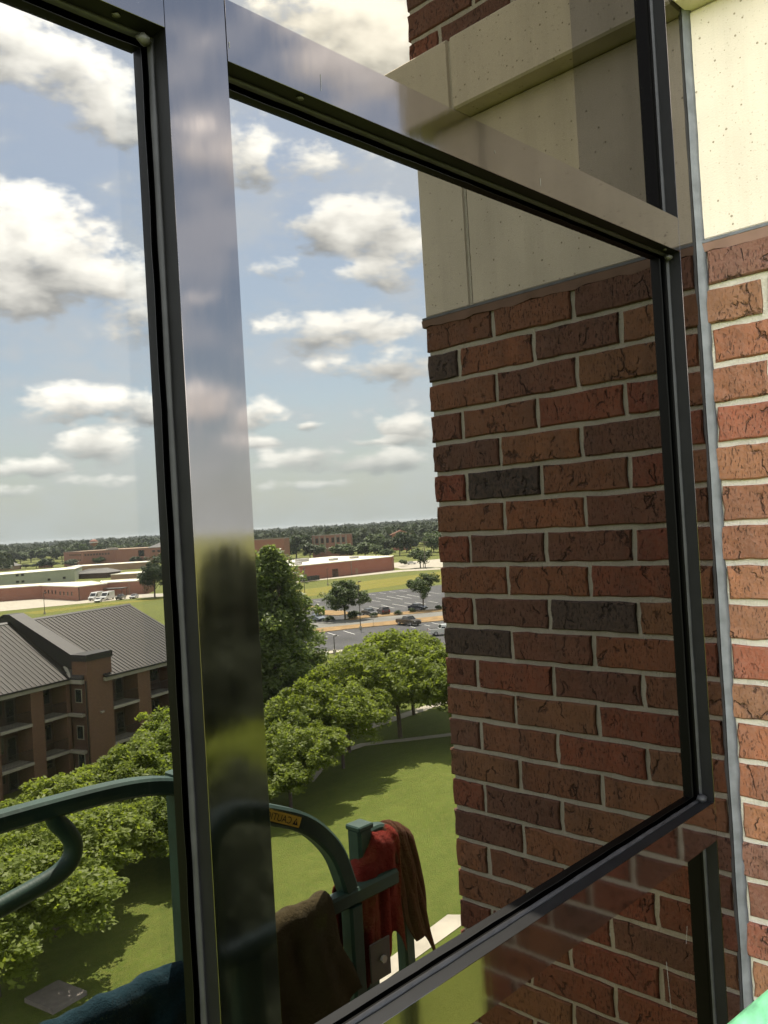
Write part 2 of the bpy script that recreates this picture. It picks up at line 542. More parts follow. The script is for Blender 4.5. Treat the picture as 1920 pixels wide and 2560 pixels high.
M_DBRICK = brick_far('dormitory_brick', (0.15, 0.080, 0.050), (0.095, 0.05, 0.034), (0.15, 0.10, 0.075))
M_DDARK = plain('shaded_recess_brick', (0.072, 0.040, 0.028), 0.9, 0, 0.2, 1.5)  # shade of the balcony bays darkened into the brick colour
M_FBRICK = brick_far('red_brick', (0.36, 0.145, 0.10), (0.32, 0.125, 0.088), (0.34, 0.17, 0.13))
M_FBRICK2 = brick_far('brown_brick', (0.32, 0.15, 0.105), (0.28, 0.125, 0.085), (0.31, 0.17, 0.13))
M_ROOF = plain('brown_standing_seam_metal', (0.031, 0.027, 0.023), 0.6, 0, 0.1, 0.8, 0.2)
M_SEAM = plain('dark_roof_seam', (0.012, 0.011, 0.010), 0.5, 0, 0.1)
M_CAPM = plain('dark_metal_flashing', (0.028, 0.026, 0.025), 0.5, 0, 0.15, 1.0, 0.2)
M_TRIM = plain('pale_trim', (0.25, 0.23, 0.19), 0.7, 0, 0.12, 1.0)
M_RAIL = plain('black_railing', (0.012, 0.011, 0.01), 0.5)
M_DWIN = plain('dark_window_glass', (0.018, 0.022, 0.022), 0.15, 0, 0.2, 1, 0.6)
M_WFRAME = plain('brown_window_frame', (0.06, 0.05, 0.04), 0.6)
M_PALE = plain('pale_grey_green_siding', (0.36, 0.38, 0.29), 0.8, 0, 0.06, 0.3)
M_WROOF = plain('cream_flat_roof', (0.72, 0.69, 0.58), 0.8, 0, 0.06, 0.1)
M_TAN = plain('tan_masonry', (0.30, 0.20, 0.13), 0.85, 0, 0.1, 0.3)
M_GREYROOF = plain('grey_shingle', (0.13, 0.125, 0.12), 0.85, 0, 0.2, 0.6)
M_UNIT = plain('galvanised_unit', (0.35, 0.34, 0.32), 0.5, 0.2, 0.15)
M_WOODP = plain('weathered_pole', (0.13, 0.115, 0.10), 0.9)
M_STEEL = plain('brown_steel_pole', (0.05, 0.045, 0.042), 0.5)
M_RUBBER = plain('tyre_rubber', (0.015, 0.015, 0.016), 0.8)
M_RIM = plain('alloy_rim', (0.4, 0.4, 0.42), 0.35, 0.7)
M_LAMPW = plain('clear_lamp_lens', (0.7, 0.7, 0.68), 0.2)
M_LAMPR = plain('red_lamp_lens', (0.4, 0.02, 0.015), 0.3)
M_YEL = plain('yellow_label', (0.60, 0.40, 0.05), 0.5, 0, 0.1, 40)
M_INK = plain('black_ink', (0.015, 0.013, 0.01), 0.6)
M_BARK = plain('grey_bark', (0.085, 0.065, 0.05), 0.95, 0, 0.35, 4)

L_LOC = leaf_mat('locust_leaves', (0.115, 0.16, 0.02), (0.22, 0.27, 0.042), 0.58)
L_BIG = leaf_mat('sweetgum_leaves', (0.075, 0.125, 0.03), (0.22, 0.27, 0.10), 0.58, 0.42)
L_MID = leaf_mat('mid_green_leaves', (0.04, 0.07, 0.017), (0.085, 0.125, 0.032), 0.3)
L_DRK = leaf_mat('dark_leaves', (0.025, 0.045, 0.014), (0.055, 0.085, 0.026), 0.25)
L_FAR = leaf_mat('far_leaves', (0.032, 0.045, 0.022), (0.052, 0.068, 0.034), 0.15, 0.9)  # distance haze lifted into the leaf colour


# ------------------------------------------------------------------ mesh helpers
def tag(o, label=None, cat=None, group=None, kind=None):
    for k, v in (('label', label), ('category', cat), ('group', group), ('kind', kind)):
        if v:
            o[k] = v
    return o


def empty(name, loc=(0, 0, 0), rz=0.0, **k):
    o = bpy.data.objects.new(name, None)
    COL.objects.link(o)
    o.location = loc
    o.rotation_euler = (0, 0, rz)
    return tag(o, **k)


def link(name, me, parent=None, loc=(0, 0, 0)):
    o = bpy.data.objects.new(name, me)
    COL.objects.link(o)
    o.location = loc
    if parent is not None:
        o.parent = parent
    return o


class MB:
    def __init__(self):
        self.v, self.f = [], []

    def add(self, vs, fs):
        k = len(self.v)
        self.v += [tuple(p) for p in vs]
        self.f += [tuple(i + k for i in f) for f in fs]
        return self

    def box(self, x0, x1, y0, y1, z0, z1):
        return self.add([(x0, y0, z0), (x1, y0, z0), (x1, y1, z0), (x0, y1, z0), (x0, y0, z1), (x1, y0, z1), (x1, y1, z1), (x0, y1, z1)],
                        [(3, 2, 1, 0), (4, 5, 6, 7), (0, 1, 5, 4), (1, 2, 6, 5), (2, 3, 7, 6), (3, 0, 4, 7)])

    def bbox(self, x0, x1, y0, y1, z0, z1, c):
        """box with chamfered long edges (all twelve)"""
        xs, ys, zs = (x0, x0 + c, x1 - c, x1), (y0, y0 + c, y1 - c, y1), (z0, z0 + c, z1 - c, z1)
        vs, fs, idx = [], [], {}

        def P(i, j, k):
            if (i, j, k) not in idx:
                idx[(i, j, k)] = len(vs)
                vs.append((xs[i], ys[j], zs[k]))
            return idx[(i, j, k)]
        for k, kk in ((0, False), (3, True)):
            q = [P(1, 1, k), P(2, 1, k), P(2, 2, k), P(1, 2, k)]
            fs.append(q if kk else q[::-1])
        for j, kk in ((0, True), (3, False)):
            q = [P(1, j, 1), P(2, j, 1), P(2, j, 2), P(1, j, 2)]
            fs.append(q if kk else q[::-1])
        for i, kk in ((0, False), (3, True)):
            q = [P(i, 1, 1), P(i, 2, 1), P(i, 2, 2), P(i, 1, 2)]
            fs.append(q if kk else q[::-1])
        for j, jj in ((0, 1), (3, 2)):
            for k, k2 in ((0, 1), (3, 2)):
                fs.append([P(1, j, k2), P(2, j, k2), P(2, jj, k), P(1, jj, k)])
        for i, ii in ((0, 1), (3, 2)):
            for k, k2 in ((0, 1), (3, 2)):
                fs.append([P(i, 1, k2), P(i, 2, k2), P(ii, 2, k), P(ii, 1, k)])
        for i, ii in ((0, 1), (3, 2)):
            for j, jj in ((0, 1), (3, 2)):
                fs.append([P(i, jj, 1), P(i, jj, 2), P(ii, j, 2), P(ii, j, 1)])
        for i, ii in ((0, 1), (3, 2)):
            for j, jj in ((0, 1), (3, 2)):
                for k, kk in ((0, 1), (3, 2)):
                    fs.append([P(i, jj, kk), P(ii, j, kk), P(ii, jj, k)])
        return self.add(vs, fs)

    def prism(self, pts, ext):
        n = len(pts)
        e = Vector(ext)
        vs = [Vector(p) for p in pts]
        vs = vs + [p + e for p in vs]
        fs = [tuple(range(n))[::-1], tuple(range(n, 2 * n))] + [(i, (i + 1) % n, n + (i + 1) % n, n + i) for i in range(n)]
        return self.add(vs, fs)

    def tube(self, pts, r, n=10, square=None):
        """sweep along pts; r number or list; square=(w,h,upvector) for a box tube"""
        P = [Vector(p) for p in pts]
        rs = r if isinstance(r, (list, tuple)) else [r] * len(P)
        vs, fs = [], []
        prev = None
        for i, p in enumerate(P):
            t = ((P[i + 1] - p) if i == 0 else (p - P[i - 1]) if i == len(P) - 1 else ((P[i + 1] - p).normalized() + (p - P[i - 1]).normalized())).normalized()
            if square:
                b = Vector(square[2])
                a = t.cross(b).normalized()
                w, h = square[0] / 2, square[1] / 2
                c = min(w, h) * 0.3
                ring = [(-w + c, -h), (w - c, -h), (w, -h + c), (w, h - c), (w - c, h), (-w + c, h), (-w, h - c), (-w, -h + c)]
                for (u, v) in ring:
                    vs.append(p + b * u + a * v)
            else:
                if prev is None:
                    a = t.cross(Vector((0, 0, 1)) if abs(t.z) < 0.9 else Vector((1, 0, 0))).normalized()
                else:
                    a = (prev - t * prev.dot(t)).normalized()
                prev = a
                b = t.cross(a)
                for k in range(n):
                    an = 2 * math.pi * k / n
                    vs.append(p + (a * math.cos(an) + b * math.sin(an)) * rs[i])
        m = 8 if square else n
        for i in range(len(P) - 1):
            for k in range(m):
                fs.append((i * m + k, i * m + (k + 1) % m, (i + 1) * m + (k + 1) % m, (i + 1) * m + k))
        fs.append(tuple(range(m))[::-1])
        fs.append(tuple((len(P) - 1) * m + k for k in range(m)))
        return self.add(vs, fs)

    def mesh(self, name, mat, smooth=False):
        me = bpy.data.meshes.new(name)
        me.from_pydata(self.v, [], self.f)
        me.validate()
        import bmesh
        bm = bmesh.new()
        bm.from_mesh(me)
        bmesh.ops.recalc_face_normals(bm, faces=bm.faces)
        bm.to_mesh(me)
        bm.free()
        for m in (mat if isinstance(mat, (list, tuple)) else [mat]):
            me.materials.append(m)
        if smooth:
            me.polygons.foreach_set('use_smooth', [True] * len(me.polygons))
        return me

    def build(self, name, mat, parent=None, loc=(0, 0, 0), smooth=False):
        return link(name, self.mesh(name, mat, smooth), parent, loc)


def spline(pts, k=6):
    """Catmull-Rom through pts"""
    P = [Vector(p) for p in pts]
    P = [P[0] * 2 - P[1]] + P + [P[-1] * 2 - P[-2]]
    out = []
    for i in range(1, len(P) - 2):
        a, b, c, d = P[i - 1:i + 3]
        for j in range(k):
            t = j / k
            out.append(0.5 * ((2 * b) + (c - a) * t + (2 * a - 5 * b + 4 * c - d) * t * t + (3 * b - a - 3 * c + d) * t ** 3))
    out.append(P[-2])
    return out


def copy_tree(o, parent=None):
    c = o.copy()
    COL.objects.link(c)
    if parent is not None:
        c.parent = parent
    for ch in list(o.children):
        copy_tree(ch, c)
    return c


# ------------------------------------------------------------------ ground
G = -20.5
EXT = 5200


def sheet(name, pts, z, mat, kind='structure', thick=None):
    pts = [(x, y) for x, y in pts]
    m = MB()
    if thick:
        m.prism([(x, y, z) for x, y in pts], (0, 0, thick))
    else:
        m.add([(x, y, z) for x, y in pts], [tuple(range(len(pts)))])
    o = m.build(name, mat)
    if kind:
        o['kind'] = kind
    return o


sheet('ground', [(-EXT, -EXT), (EXT, -EXT), (EXT, EXT), (-EXT, EXT)], G, M_FIELD)
sheet('lawn', [(-60, -60), (60, -60), (84, 100), (70, 100), (40, 68), (-60, 50)], G + 0.02, M_LAWN)
sheet('weedy_field', [(150, 196), (171, 186), (215, 187), (262, 200), (262, 214), (215, 214), (172, 212), (150, 218)], G + 0.03, M_WEED)
sheet('weedy_verge', [(103, 240), (125, 243), (146, 238), (158, 226), (158, 233), (146, 246), (126, 251), (103, 251)], G + 0.03, M_WEED)
sheet('parking_lot', [(150.3, 181.9), (202.6, 170.4), (143.5, 121.0), (129.6, 133.0), (119.2, 134.6), (113.1, 137.2)], G + 0.02, M_ASPH)
sheet('road', [(113.9, 138.1), (119.2, 134.6), (127.9, 131.3), (145.1, 122.3), (160, 112.3), (152, 105), (136.8, 115.4), (120.6, 123.9), (112.6, 127.2), (106.9, 129.8)], G + 0.05, M_ASPH2)
sheet('mulch_verge', [(106.9, 129.8), (112.6, 127.2), (136.8, 115.4), (152, 105.5), (146, 100), (130.1, 109.8), (116.0, 119.2), (107.3, 122.7), (102.6, 124.6)], G + 0.01, M_MULCH, thick=0.12)
sheet('parking_lot', [(102.6, 124.6), (107.3, 122.7), (116.0, 119.2), (130.1, 109.8), (146, 99.8), (118, 76), (102.9, 87.1), (96.9, 99.7), (91.4, 102.9), (87.7, 106.7)], G + 0.03, M_ASPH)
sheet('kerb', [(89.9, 104.2), (91.4, 102.9), (96.9, 99.7), (95.5, 98.3), (89.6, 100.9), (88.3, 102.4)], G, M_CONC, thick=0.13)
sheet('traffic_island', [(140.4, 168.5), (142.8, 166.8), (139.8, 159.5), (136.7, 157.9), (134.6, 161.6)], G, M_MULCH, thick=0.15)
sheet('traffic_island', [(132.3, 152.8), (135.4, 152.7), (136.0, 146.7), (132.2, 140.1), (128.8, 141.1), (128.4, 147.4)], G, M_MULCH, thick=0.15)
sheet('planting_strip', [(125.7, 134.5), (131.2, 134.6), (138.6, 130.1), (147.1, 124.0), (143.5, 121.0), (134.5, 126.3), (127.4, 130.7), (123.3, 131.2)], G, M_MULCH, thick=0.14)
LINES = [((157.4, 159.4), (155.0, 153.4)), ((163.0, 162.9), (158.7, 153.1)), ((166.5, 162.2), (161.5, 151.5)), ((169.3, 161.1), (163.9, 150.5)), ((145.5, 147.9), (142.0, 140.6)), ((149.2, 147.4), (144.4, 138.4)), ((151.5, 145.8), (148.0, 137.7)), ((154.7, 144.6), (151.8, 138.7)), ((171.1, 174.3), (169.5, 169.6)), ((174.9, 173.4), (173.1, 168.9)), ((178.3, 172.6), (176.4, 168.3)), ((150.4, 177.2), (149.0, 173.5)), ((140.7, 145.6), (138.4, 139.9)), ((107.5, 120.8), (105.2, 115.3)), ((110.6, 119.7), (107.9, 113.7)), ((121.2, 113.5), (119.1, 108.7)), ((123.0, 109.9), (121.9, 107.5)), ((126.0, 110.6), (124.4, 106.9)), ((156.6, 142.6), (153.5, 136.5)), ((171.9, 159.7), (167.6, 151.2)), ((175.5, 158.8), (171.0, 150.1)), ((181.4, 171.5), (179.3, 166.5)), ((159.3, 140.8), (156.3, 134.9)), ((152.2, 176.2), (150.6, 171.8)), ((128.3, 153.6), (126.7, 149.9)), ((179.1, 158.2), (175.3, 150.3))]
for (p, q) in LINES:
    p, q = Vector(p), Vector(q)
    s = (q - p).normalized()
    s = Vector((-s.y, s.x)) * 0.09
    sheet('parking_line', [tuple(p + s), tuple(q + s), tuple(q - s), tuple(p - s)], G + 0.06, M_LINE)
sheet('delivery_apron', [(207.4, 250.6), (208.2, 246.4), (255.9, 245.5), (263.5, 239.2), (269.5, 226.4), (262.8, 220.8), (250.7, 234.5), (237.5, 235.8), (203.9, 241.3), (201.7, 243.7)], G + 0.05, M_CONC)
sheet('gravel_lot', [(275.0, 263.7), (304.1, 290.2), (332.9, 279.4), (273.0, 229.3), (263.8, 247.5)], G + 0.04, M_CONC)
sheet('service_yard', [(95, 268), (128.5, 259.1), (144.5, 255.4), (150.4, 249.0), (160, 258), (148.8, 285), (131.2, 310), (100, 330), (80, 320)], G + 0.05, M_CONC)
sheet('footpath', [(44, 51.8), (49.9, 55.9), (53.9, 56.0), (60.8, 51.4), (72, 44), (72.6, 44.8), (61.4, 52.3), (54.3, 57.0), (49.6, 56.9), (43.4, 52.7)], G + 0.05, M_CONC)
sheet('footpath', [(16, 45.2), (24.3, 49.8), (26.5, 49.9), (33.2, 57.2), (44, 59), (70.5, 60.8), (80, 63.0), (80, 64.6), (70.2, 62.3), (44, 60.4), (32.4, 58.6), (26.2, 51.2), (24.0, 51.0), (15.6, 46.4)], G + 0.06, M_CONC)
sheet('footpath', [(17, 26.2), (21.9, 26.4), (25.6, 26.7), (32.5, 27.3), (33.5, 27.9), (33, 28.6), (25, 27.6), (21.9, 27.5), (17, 27.4)], G + 0.05, M_CONC)
sheet('paved_bed', [(20.8, 28.9), (25.0, 28.9), (24.6, 27.9), (20.8, 27.8)], G + 0.03, M_BED)
c_ = tag(sheet('concrete_slab', [(15.2, 38.3), (16.9, 38.6), (17.3, 36.6), (15.6, 36.3)], G, M_SLABC, kind=None, thick=0.22), 'square grey concrete slab set in the lawn', 'concrete slab')


# ------------------------------------------------------------------ trees
def quads_mesh(name, cen, nrm, su, sv, mat, rs):
    n = len(cen)
    t = rs.normal(size=(n, 3))
    u = np.cross(nrm, t)
    u /= np.linalg.norm(u, axis=1)[:, None] + 1e-9
    v = np.cross(nrm, u)
    u = u * su[:, None]
    v = v * sv[:, None]
    k = rs.uniform(-.35, .35, (n, 1))
    pts = np.stack([cen - u, cen + v * .8 + u * k, cen + u + nrm * (su * .35)[:, None], cen - v * .8 + u * k], 1).reshape(-1, 3)
    me = bpy.data.meshes.new(name)
    me.vertices.add(4 * n)
    me.vertices.foreach_set('co', pts.astype(np.float32).ravel())
    me.loops.add(4 * n)
    me.loops.foreach_set('vertex_index', np.arange(4 * n, dtype=np.int32))
    me.polygons.add(n)
    me.polygons.foreach_set('loop_start', np.arange(0, 4 * n, 4, dtype=np.int32))
    me.polygons.foreach_set('loop_total', np.full(n, 4, dtype=np.int32))
    me.update()
    me.validate()
    me.materials.append(mat)
    return me


def crown_mesh(name, seed, mat, n_cl, n_lf, leaf, shape, cl_r, flat=0.6, droop=0.0):
    """shape(rs,n) -> cluster centres; leaves fill flattened sprays round each"""
    rs = np.random.RandomState(seed)
    cc = shape(rs, n_cl)
    n = n_cl * n_lf
    idx = np.repeat(np.arange(n_cl), n_lf)
    d = rs.normal(size=(n, 3))
    d /= np.linalg.norm(d, axis=1)[:, None]
    rad = rs.uniform(0, 1, n) ** 0.45
    r = cl_r * rs.uniform(0.6, 1.35, n_cl)[idx]
    d = d * (rad * r)[:, None]
    d[:, 2] *= flat
    # sprays lean outwards and droop at the tip
    out = cc[idx].copy()
    out[:, 2] = 0
    out /= np.linalg.norm(out, axis=1)[:, None] + 1e-6
    cen = cc[idx] + d + out * (d[:, 2:3] * -0.25)
    cen[:, 2] -= droop * (np.hypot(d[:, 0], d[:, 1]) / cl_r) ** 2
    nr = rs.normal(size=(n, 3)) * 0.55 + np.array([0, 0, 1.0]) + out * 0.2
    nr /= np.linalg.norm(nr, axis=1)[:, None]
    s = leaf * rs.uniform(0.6, 1.3, n)
    return quads_mesh(name, cen, nr, s, s * 0.62, mat, rs)


def lobes(n_l, rad, h0, h1, fill, top=0.5):
    """a crown of several uneven lobes"""
    def f(rs, n):
        L = []
        for k in range(n_l):
            a = 2 * math.pi * k / n_l + rs.uniform(-.4, .4)
            q = rs.uniform(.25, .72) * rad
            L.append((q * math.cos(a), q * math.sin(a), rs.uniform(h0 + .30 * (h1 - h0), h0 + .74 * (h1 - h0)), rad * rs.uniform(.36, .56)))
        L.append((rs.uniform(-.1, .1) * rad, rs.uniform(-.1, .1) * rad, h0 + .72 * (h1 - h0), rad * .5))
        out = []
        while len(out) < n:
            c = L[rs.randint(len(L))]
            d = rs.normal(size=3)
            d /= np.linalg.norm(d)
            if d[2] < -0.35 and rs.rand() < .6:
                continue
            rr = c[3] * (fill + (1 - fill) * rs.rand() ** .5) * rs.uniform(.9, 1.12)
            p = np.array([c[0] + d[0] * rr, c[1] + d[1] * rr, c[2] + d[2] * rr * (h1 - h0) / (2 * rad) * 1.15])
            if p[2] < h0 - .2 or p[2] > h1 + .3:
                continue
            out.append(p)
        return np.array(out)
    return f


def conic(rad, h0, h1):
    def f(rs, n):
        out = []
        while len(out) < n:
            t = rs.rand() ** 1.25
            a = rs.uniform(0, 2 * math.pi)
            rr = rad * (1 - t) ** .62 * (0.70 + .22 * math.sin(3 * a + 7 * t) + .2 * math.sin(4 * a - 15 * t + 1)) * (rs.rand() ** .28)
            out.append((rr * math.cos(a), rr * math.sin(a), h0 + (h1 - h0) * t))
        return np.array(out)
    return f


def trunk_mesh(name, h, r, limbs, seed, spread):
    rs = random.Random(seed)
    m = MB()
    lean = (rs.uniform(-.15, .15) * h * .3, rs.uniform(-.15, .15) * h * .3)
    base = [(0, 0, -.3), (0, 0, .15), (lean[0] * .3, lean[1] * .3, h * .35), (lean[0] * .7, lean[1] * .7, h * .62), (lean[0], lean[1], h * .92)]
    m.tube(base, [r * 1.5, r * 1.05, r * .85, r * .55, r * .12], 7)
    for k in range(limbs):
        a = 2 * math.pi * k / limbs + rs.uniform(-.5, .5)
        z0 = h * rs.uniform(.28, .5)
        e = spread * rs.uniform(.55, .95)
        m.tube([(lean[0] * .4, lean[1] * .4, z0), (e * .4 * math.cos(a), e * .4 * math.sin(a), z0 + h * .14), (e * math.cos(a), e * math.sin(a), z0 + h * rs.uniform(.22, .4))], [r * .5, r * .32, r * .07], 5)
    return m.mesh(name, M_BARK, True)


# spreading bright green trees: one unit tree is 6 m high, crown radius 3.7 m
LOC = []
for k in range(4):
    cm = crown_mesh('crown', 20 + k, L_LOC, 330, 100, 0.15, lobes(8, 4.7, 1.3, 6.3, .35), .66, .5, .2)
    tm = trunk_mesh('trunk', 5.6, .15, 8, 20 + k, 3.0)
    LOC.append((cm, tm))


def tree(name, cm, tm, x, y, sc, rz, label, cat='tree', group=None, sz=None, flip=False):
    o = empty(name, (x, y, G), rz, label=label, cat=cat, group=group)
    o.scale = (sc, sc * (-1 if flip else 1), sz or sc)
    a = link('crown', cm, o)
    if tm is not None:
        link('trunk', tm, o)
    return o


LROW = [
    (48.0, 52.6, 0.95, 1.15, 'bright green tree filling the gap between its two neighbours above the curved footpath'),
    (44.1, 52.5, 1.08, 1.25, 'bright green spreading tree nearest the curved footpath and right of the mullion'),
    (58.0, 55.4, 1.45, 1.60, 'largest bright green spreading tree in front of the parking lot'),
    (51.7, 55.8, 1.05, 1.36, 'bright green tree between the pair beside the brick pier, crown low and wide'),
    (33.0, 55.6, 1.05, 1.10, 'green spreading tree against the brick dormitory beside the mullion'),
    (28.0, 51.8, 1.02, 1.02, 'green spreading tree in front of the tall chimney-like brick pier of the dormitory'),
    (22.4, 48.6, 1.05, 1.02, 'green spreading tree in front of the left balconies of the dormitory'),
    (39.0, 48.6, 0.92, 0.95, 'small bright green tree leaning over the lawn behind the rounded green guard rail'),
    (14.6, 39.8, 1.08, 1.0, 'nearest green tree, its branch tips above the square concrete slab'),
    (27.8, 45.6, 0.86, 0.85, 'low green tree with sparse drooping sprays above the shaded lawn'),
    (60.5, 49.6, 1.15, 1.35, 'green spreading tree partly hidden by the edge of the brick pier'),
    (19.0, 43.4, 1.05, 0.98, 'green tree behind the curled green tube of the platform rail'),
    (65.5, 60.5, 1.2, 1.35, 'rearmost bright green tree close to the tall dark tree'),
    (33.5, 50.4, 0.95, 0.95, 'green tree directly behind the left guard rail post, its right half hidden by the mullion'),
]
for i, (x, y, s, sz, lab) in enumerate(LROW):
    cm, tm = LOC[i % 4]
    tree('shade_tree', cm, tm, x, y, s, i * 1.7 + .4, lab, 'tree', 'bright green trees in a row along the footpath', sz=sz)

cm_big = crown_mesh('crown', 51, L_BIG, 430, 125, 0.27, conic(9.0, 1.0, 17.6), 1.4, .75, .3)
tm_big = trunk_mesh('trunk', 17.5, .36, 10, 51, 3.2)
big = tree('tall_tree', cm_big, tm_big, 64.4, 82.0, 1.0, 0.3, 'tall dark glossy tree rising above all others beside the mullion')
# trees added out of view, for their blurred reflection in the polished mullion
cm_dk = cm_big.copy()
cm_dk.materials[0] = leaf_mat('shade_darkened_leaves', (0.010, 0.017, 0.006), (0.020, 0.030, 0.011), 0.1, 0.8)  # backlit shade put into the leaf colour
tree('tall_tree', cm_dk, tm_big, 41.8, -58.6, 1.05, -0.3, 'tall dark tree seen only as a blurred reflection in the mullion', flip=True)
tree('tall_tree', cm_dk, tm_big, 44.5, -58.0, .98, 1.9, 'second tall dark tree added behind the viewer to darken the mullion reflection', flip=True)
tree('tall_tree', cm_dk, tm_big, 20.5, -28.5, .6, .9, 'lower dark tree added behind the viewer to darken the mullion reflection', flip=True)
for (x, y, i, lab) in [(34.0, -48.0, 0, 'bright tree blurred in the lower half of the mullion reflection'), (37.0, -48.5, 3, 'right bright tree blurred in the mullion reflection')]:
    tree('shade_tree', LOC[i][0], LOC[i][1], x, y, 1.05, -i, lab, 'tree', 'bright trees on the near side of the glass', flip=True)

# lot trees
cm_lot = crown_mesh('crown', 61, L_MID, 220, 70, 0.22, lobes(7, 5.0, 1.7, 8.5, .3), .85, .65)
tm_lot = trunk_mesh('trunk', 7.6, .2, 7, 61, 3.6)
tree('lot_tree', cm_lot, tm_lot, 123.9, 133.4, 1.0, 0, 'wide round parking lot tree on a short trunk between the cars')
cm_lot2 = crown_mesh('crown', 62, L_MID, 170, 64, 0.2, lobes(6, 3.4, 1.9, 8.2, .3), .75, .7)
tm_lot2 = trunk_mesh('trunk', 7.2, .17, 6, 62, 2.3)
tree('lot_tree', cm_lot2, tm_lot2, 143.9, 128.7, 1.0, 0, 'narrower upright parking lot tree close to the brick pier')

cm_sh = crown_mesh('foliage', 63, L_DRK, 40, 40, 0.13, lobes(5, 1.0, .05, .95, .2), .3, .8)
for i, (x, y, h, w, lab) in enumerate([(120.3, 134.6, 1.1, 1.3, 'clipped round shrub beside the blue-grey car'), (126.1, 133.2, 1.5, 1.7, 'largest brownish shrub under the wide parking lot tree'), (129.0, 129.8, 0.9, 1.0, 'small green shrub left of the parked dark cars'), (134.2, 127.4, 0.9, 1.0, 'round shrub right of the parked dark cars'), (138.7, 127.4, 0.9, 0.9, 'round shrub between the dark cars and the upright tree'), (144.9, 124.9, 0.9, 0.9, 'shrub at the far end of the planting strip, right of the upright tree')]):
    o = empty('shrub', (x, y, G + .12), i, label=lab, cat='shrub', group='clipped shrubs in the parking lot strip')
    o.scale = (w, w, h)
    link('foliage', cm_sh, o)

FT = []
for k in range(4):
    mt = (L_DRK, L_MID, L_FAR, L_MID)[k]
    cm = crown_mesh('crown', 70 + k, mt, 90, 34, 0.62, lobes(6, 5.0, 1.8, 10.0, .25), 1.25, .75)
    FT.append((cm, trunk_mesh('trunk', 8.5, .28, 5, 70 + k, 3.2)))
BELT_RED = [(354.9, 426.6, 15.3, 9.4), (357.8, 444.4, 13.1, 7.6), (352.1, 409.7, 9.7, 6.8), (358.5, 407.2, 8.9, 4.8), (351.8, 381.2, 8.7, 8.4), (352.3, 371.7, 7.3, 5.7), (349.9, 357.3, 9.3, 7.0), (348.0, 346.5, 8.4, 4.7), (330.0, 320.0, 6.1, 4.1), (375.5, 345.6, 12.4, 4.9), (364.2, 317.7, 13.2, 5.4), (366.3, 354.1, 10.3, 5.5), (395, 425, 14, 8), (398, 398, 13, 8), (402, 372, 13, 7.5), (401, 348, 13, 7), (408, 445, 15, 8), (395, 335, 13, 7), (400, 465, 14.5, 8)]
for i, (x, y, h, w) in enumerate(BELT_RED):
    cm, tm = FT[(0, 1, 0, 1, 3, 1, 3, 1, 1, 0, 1, 0, 0, 3, 0, 1, 0, 1, 2)[i]]
    lab = 'pale leafy tree standing just behind the flat roof of the red brick building' if (4 <= i <= 8) else 'dark green tree in the belt of trees behind the red brick building'
    if 4 <= i <= 8:
        lab = 'pale leafy tree behind the red building, ' + ('leftmost of five', 'second of five from the left', 'middle one of five', 'fourth of five from the left', 'rightmost and lowest of five')[i - 4]
    tree('belt_tree', cm, tm, x, y, w / 5.4, i * 2.1, lab, 'tree', 'pale trees close behind the red building' if 4 <= i <= 8 else 'dark trees behind the red building', sz=h / 10.2)
tree('belt_tree', FT[0][0], FT[0][1], 366.7, 345.1, 1.08, .5, 'dark rounded tree with its trunk showing left of the utility pole', sz=1.36)
tree('belt_tree', FT[1][0], FT[1][1], 270.3, 242.5, .92, 1.5, 'loose mid green tree standing beside the utility pole', sz=.84)
tree('belt_tree', FT[1][0], None, 280.7, 262.4, .42, 2.5, 'small round tree at the edge of the gravel lot', sz=.3)
BELT_FAR = [(489.0, 568.5, 12.1, 8.9), (504.8, 562.9, 14.5, 9.5), (506.2, 539.8, 12.0, 11.0), (485.0, 500.7, 16.5, 9.3), (529.1, 528.6, 16.0, 9.4), (519.6, 502.5, 16.6, 8.0), (523.9, 490.4, 16.4, 8.5), (522.8, 473.6, 16.9, 7.8), (519.9, 457.2, 16.4, 7.7), (500.7, 428.7, 16.5, 7.8), (504.3, 425.3, 15.3, 7.3), (530, 590, 14, 9), (520, 610, 13, 9)]
for i, (x, y, h, w) in enumerate(BELT_FAR):
    cm, tm = FT[(2, 0, 2, 0)[i % 4]]
    tree('belt_tree', cm, tm, x, y, w / 5.0, i * 1.3, 'distant dark tree on the wooded skyline right of the mullion', 'tree', 'trees on the right skyline', sz=h / 10.2)
BELT_LEFT = [(362.0, 921.2, 14.3, 8.3), (341.2, 848.0, 13.3, 6.7), (356.1, 861.8, 12.0, 7.3), (371.3, 872.8, 13.4, 8.6), (377.1, 861.3, 14.6, 9.1), (363.4, 802.1, 14.8, 7.5), (378.9, 817.7, 13.4, 6.7), (384.9, 810.0, 14.9, 7.2), (391.5, 806.9, 18.0, 6.2), (389.2, 790.1, 16.2, 4.6), (374.6, 732.2, 15.2, 5.2), (371.5, 708.7, 13.9, 4.7), (369.2, 691.2, 14.6, 5.5), (330, 880, 13, 9), (345, 900, 13, 9), (380, 690, 14, 6), (383, 672, 14, 6), (400, 730, 14, 7), (405, 760, 15, 7), (402, 700, 14.5, 7)]
for i, (x, y, h, w) in enumerate(BELT_LEFT):
    cm, tm = FT[(0, 2, 1, 0, 3)[i % 5]]
    tree('belt_tree', cm, tm, x, y, w / 4.6, i * 1.9, 'distant tree on the wooded skyline left of the mullion', 'tree', 'trees on the left skyline', sz=h / 10.2)
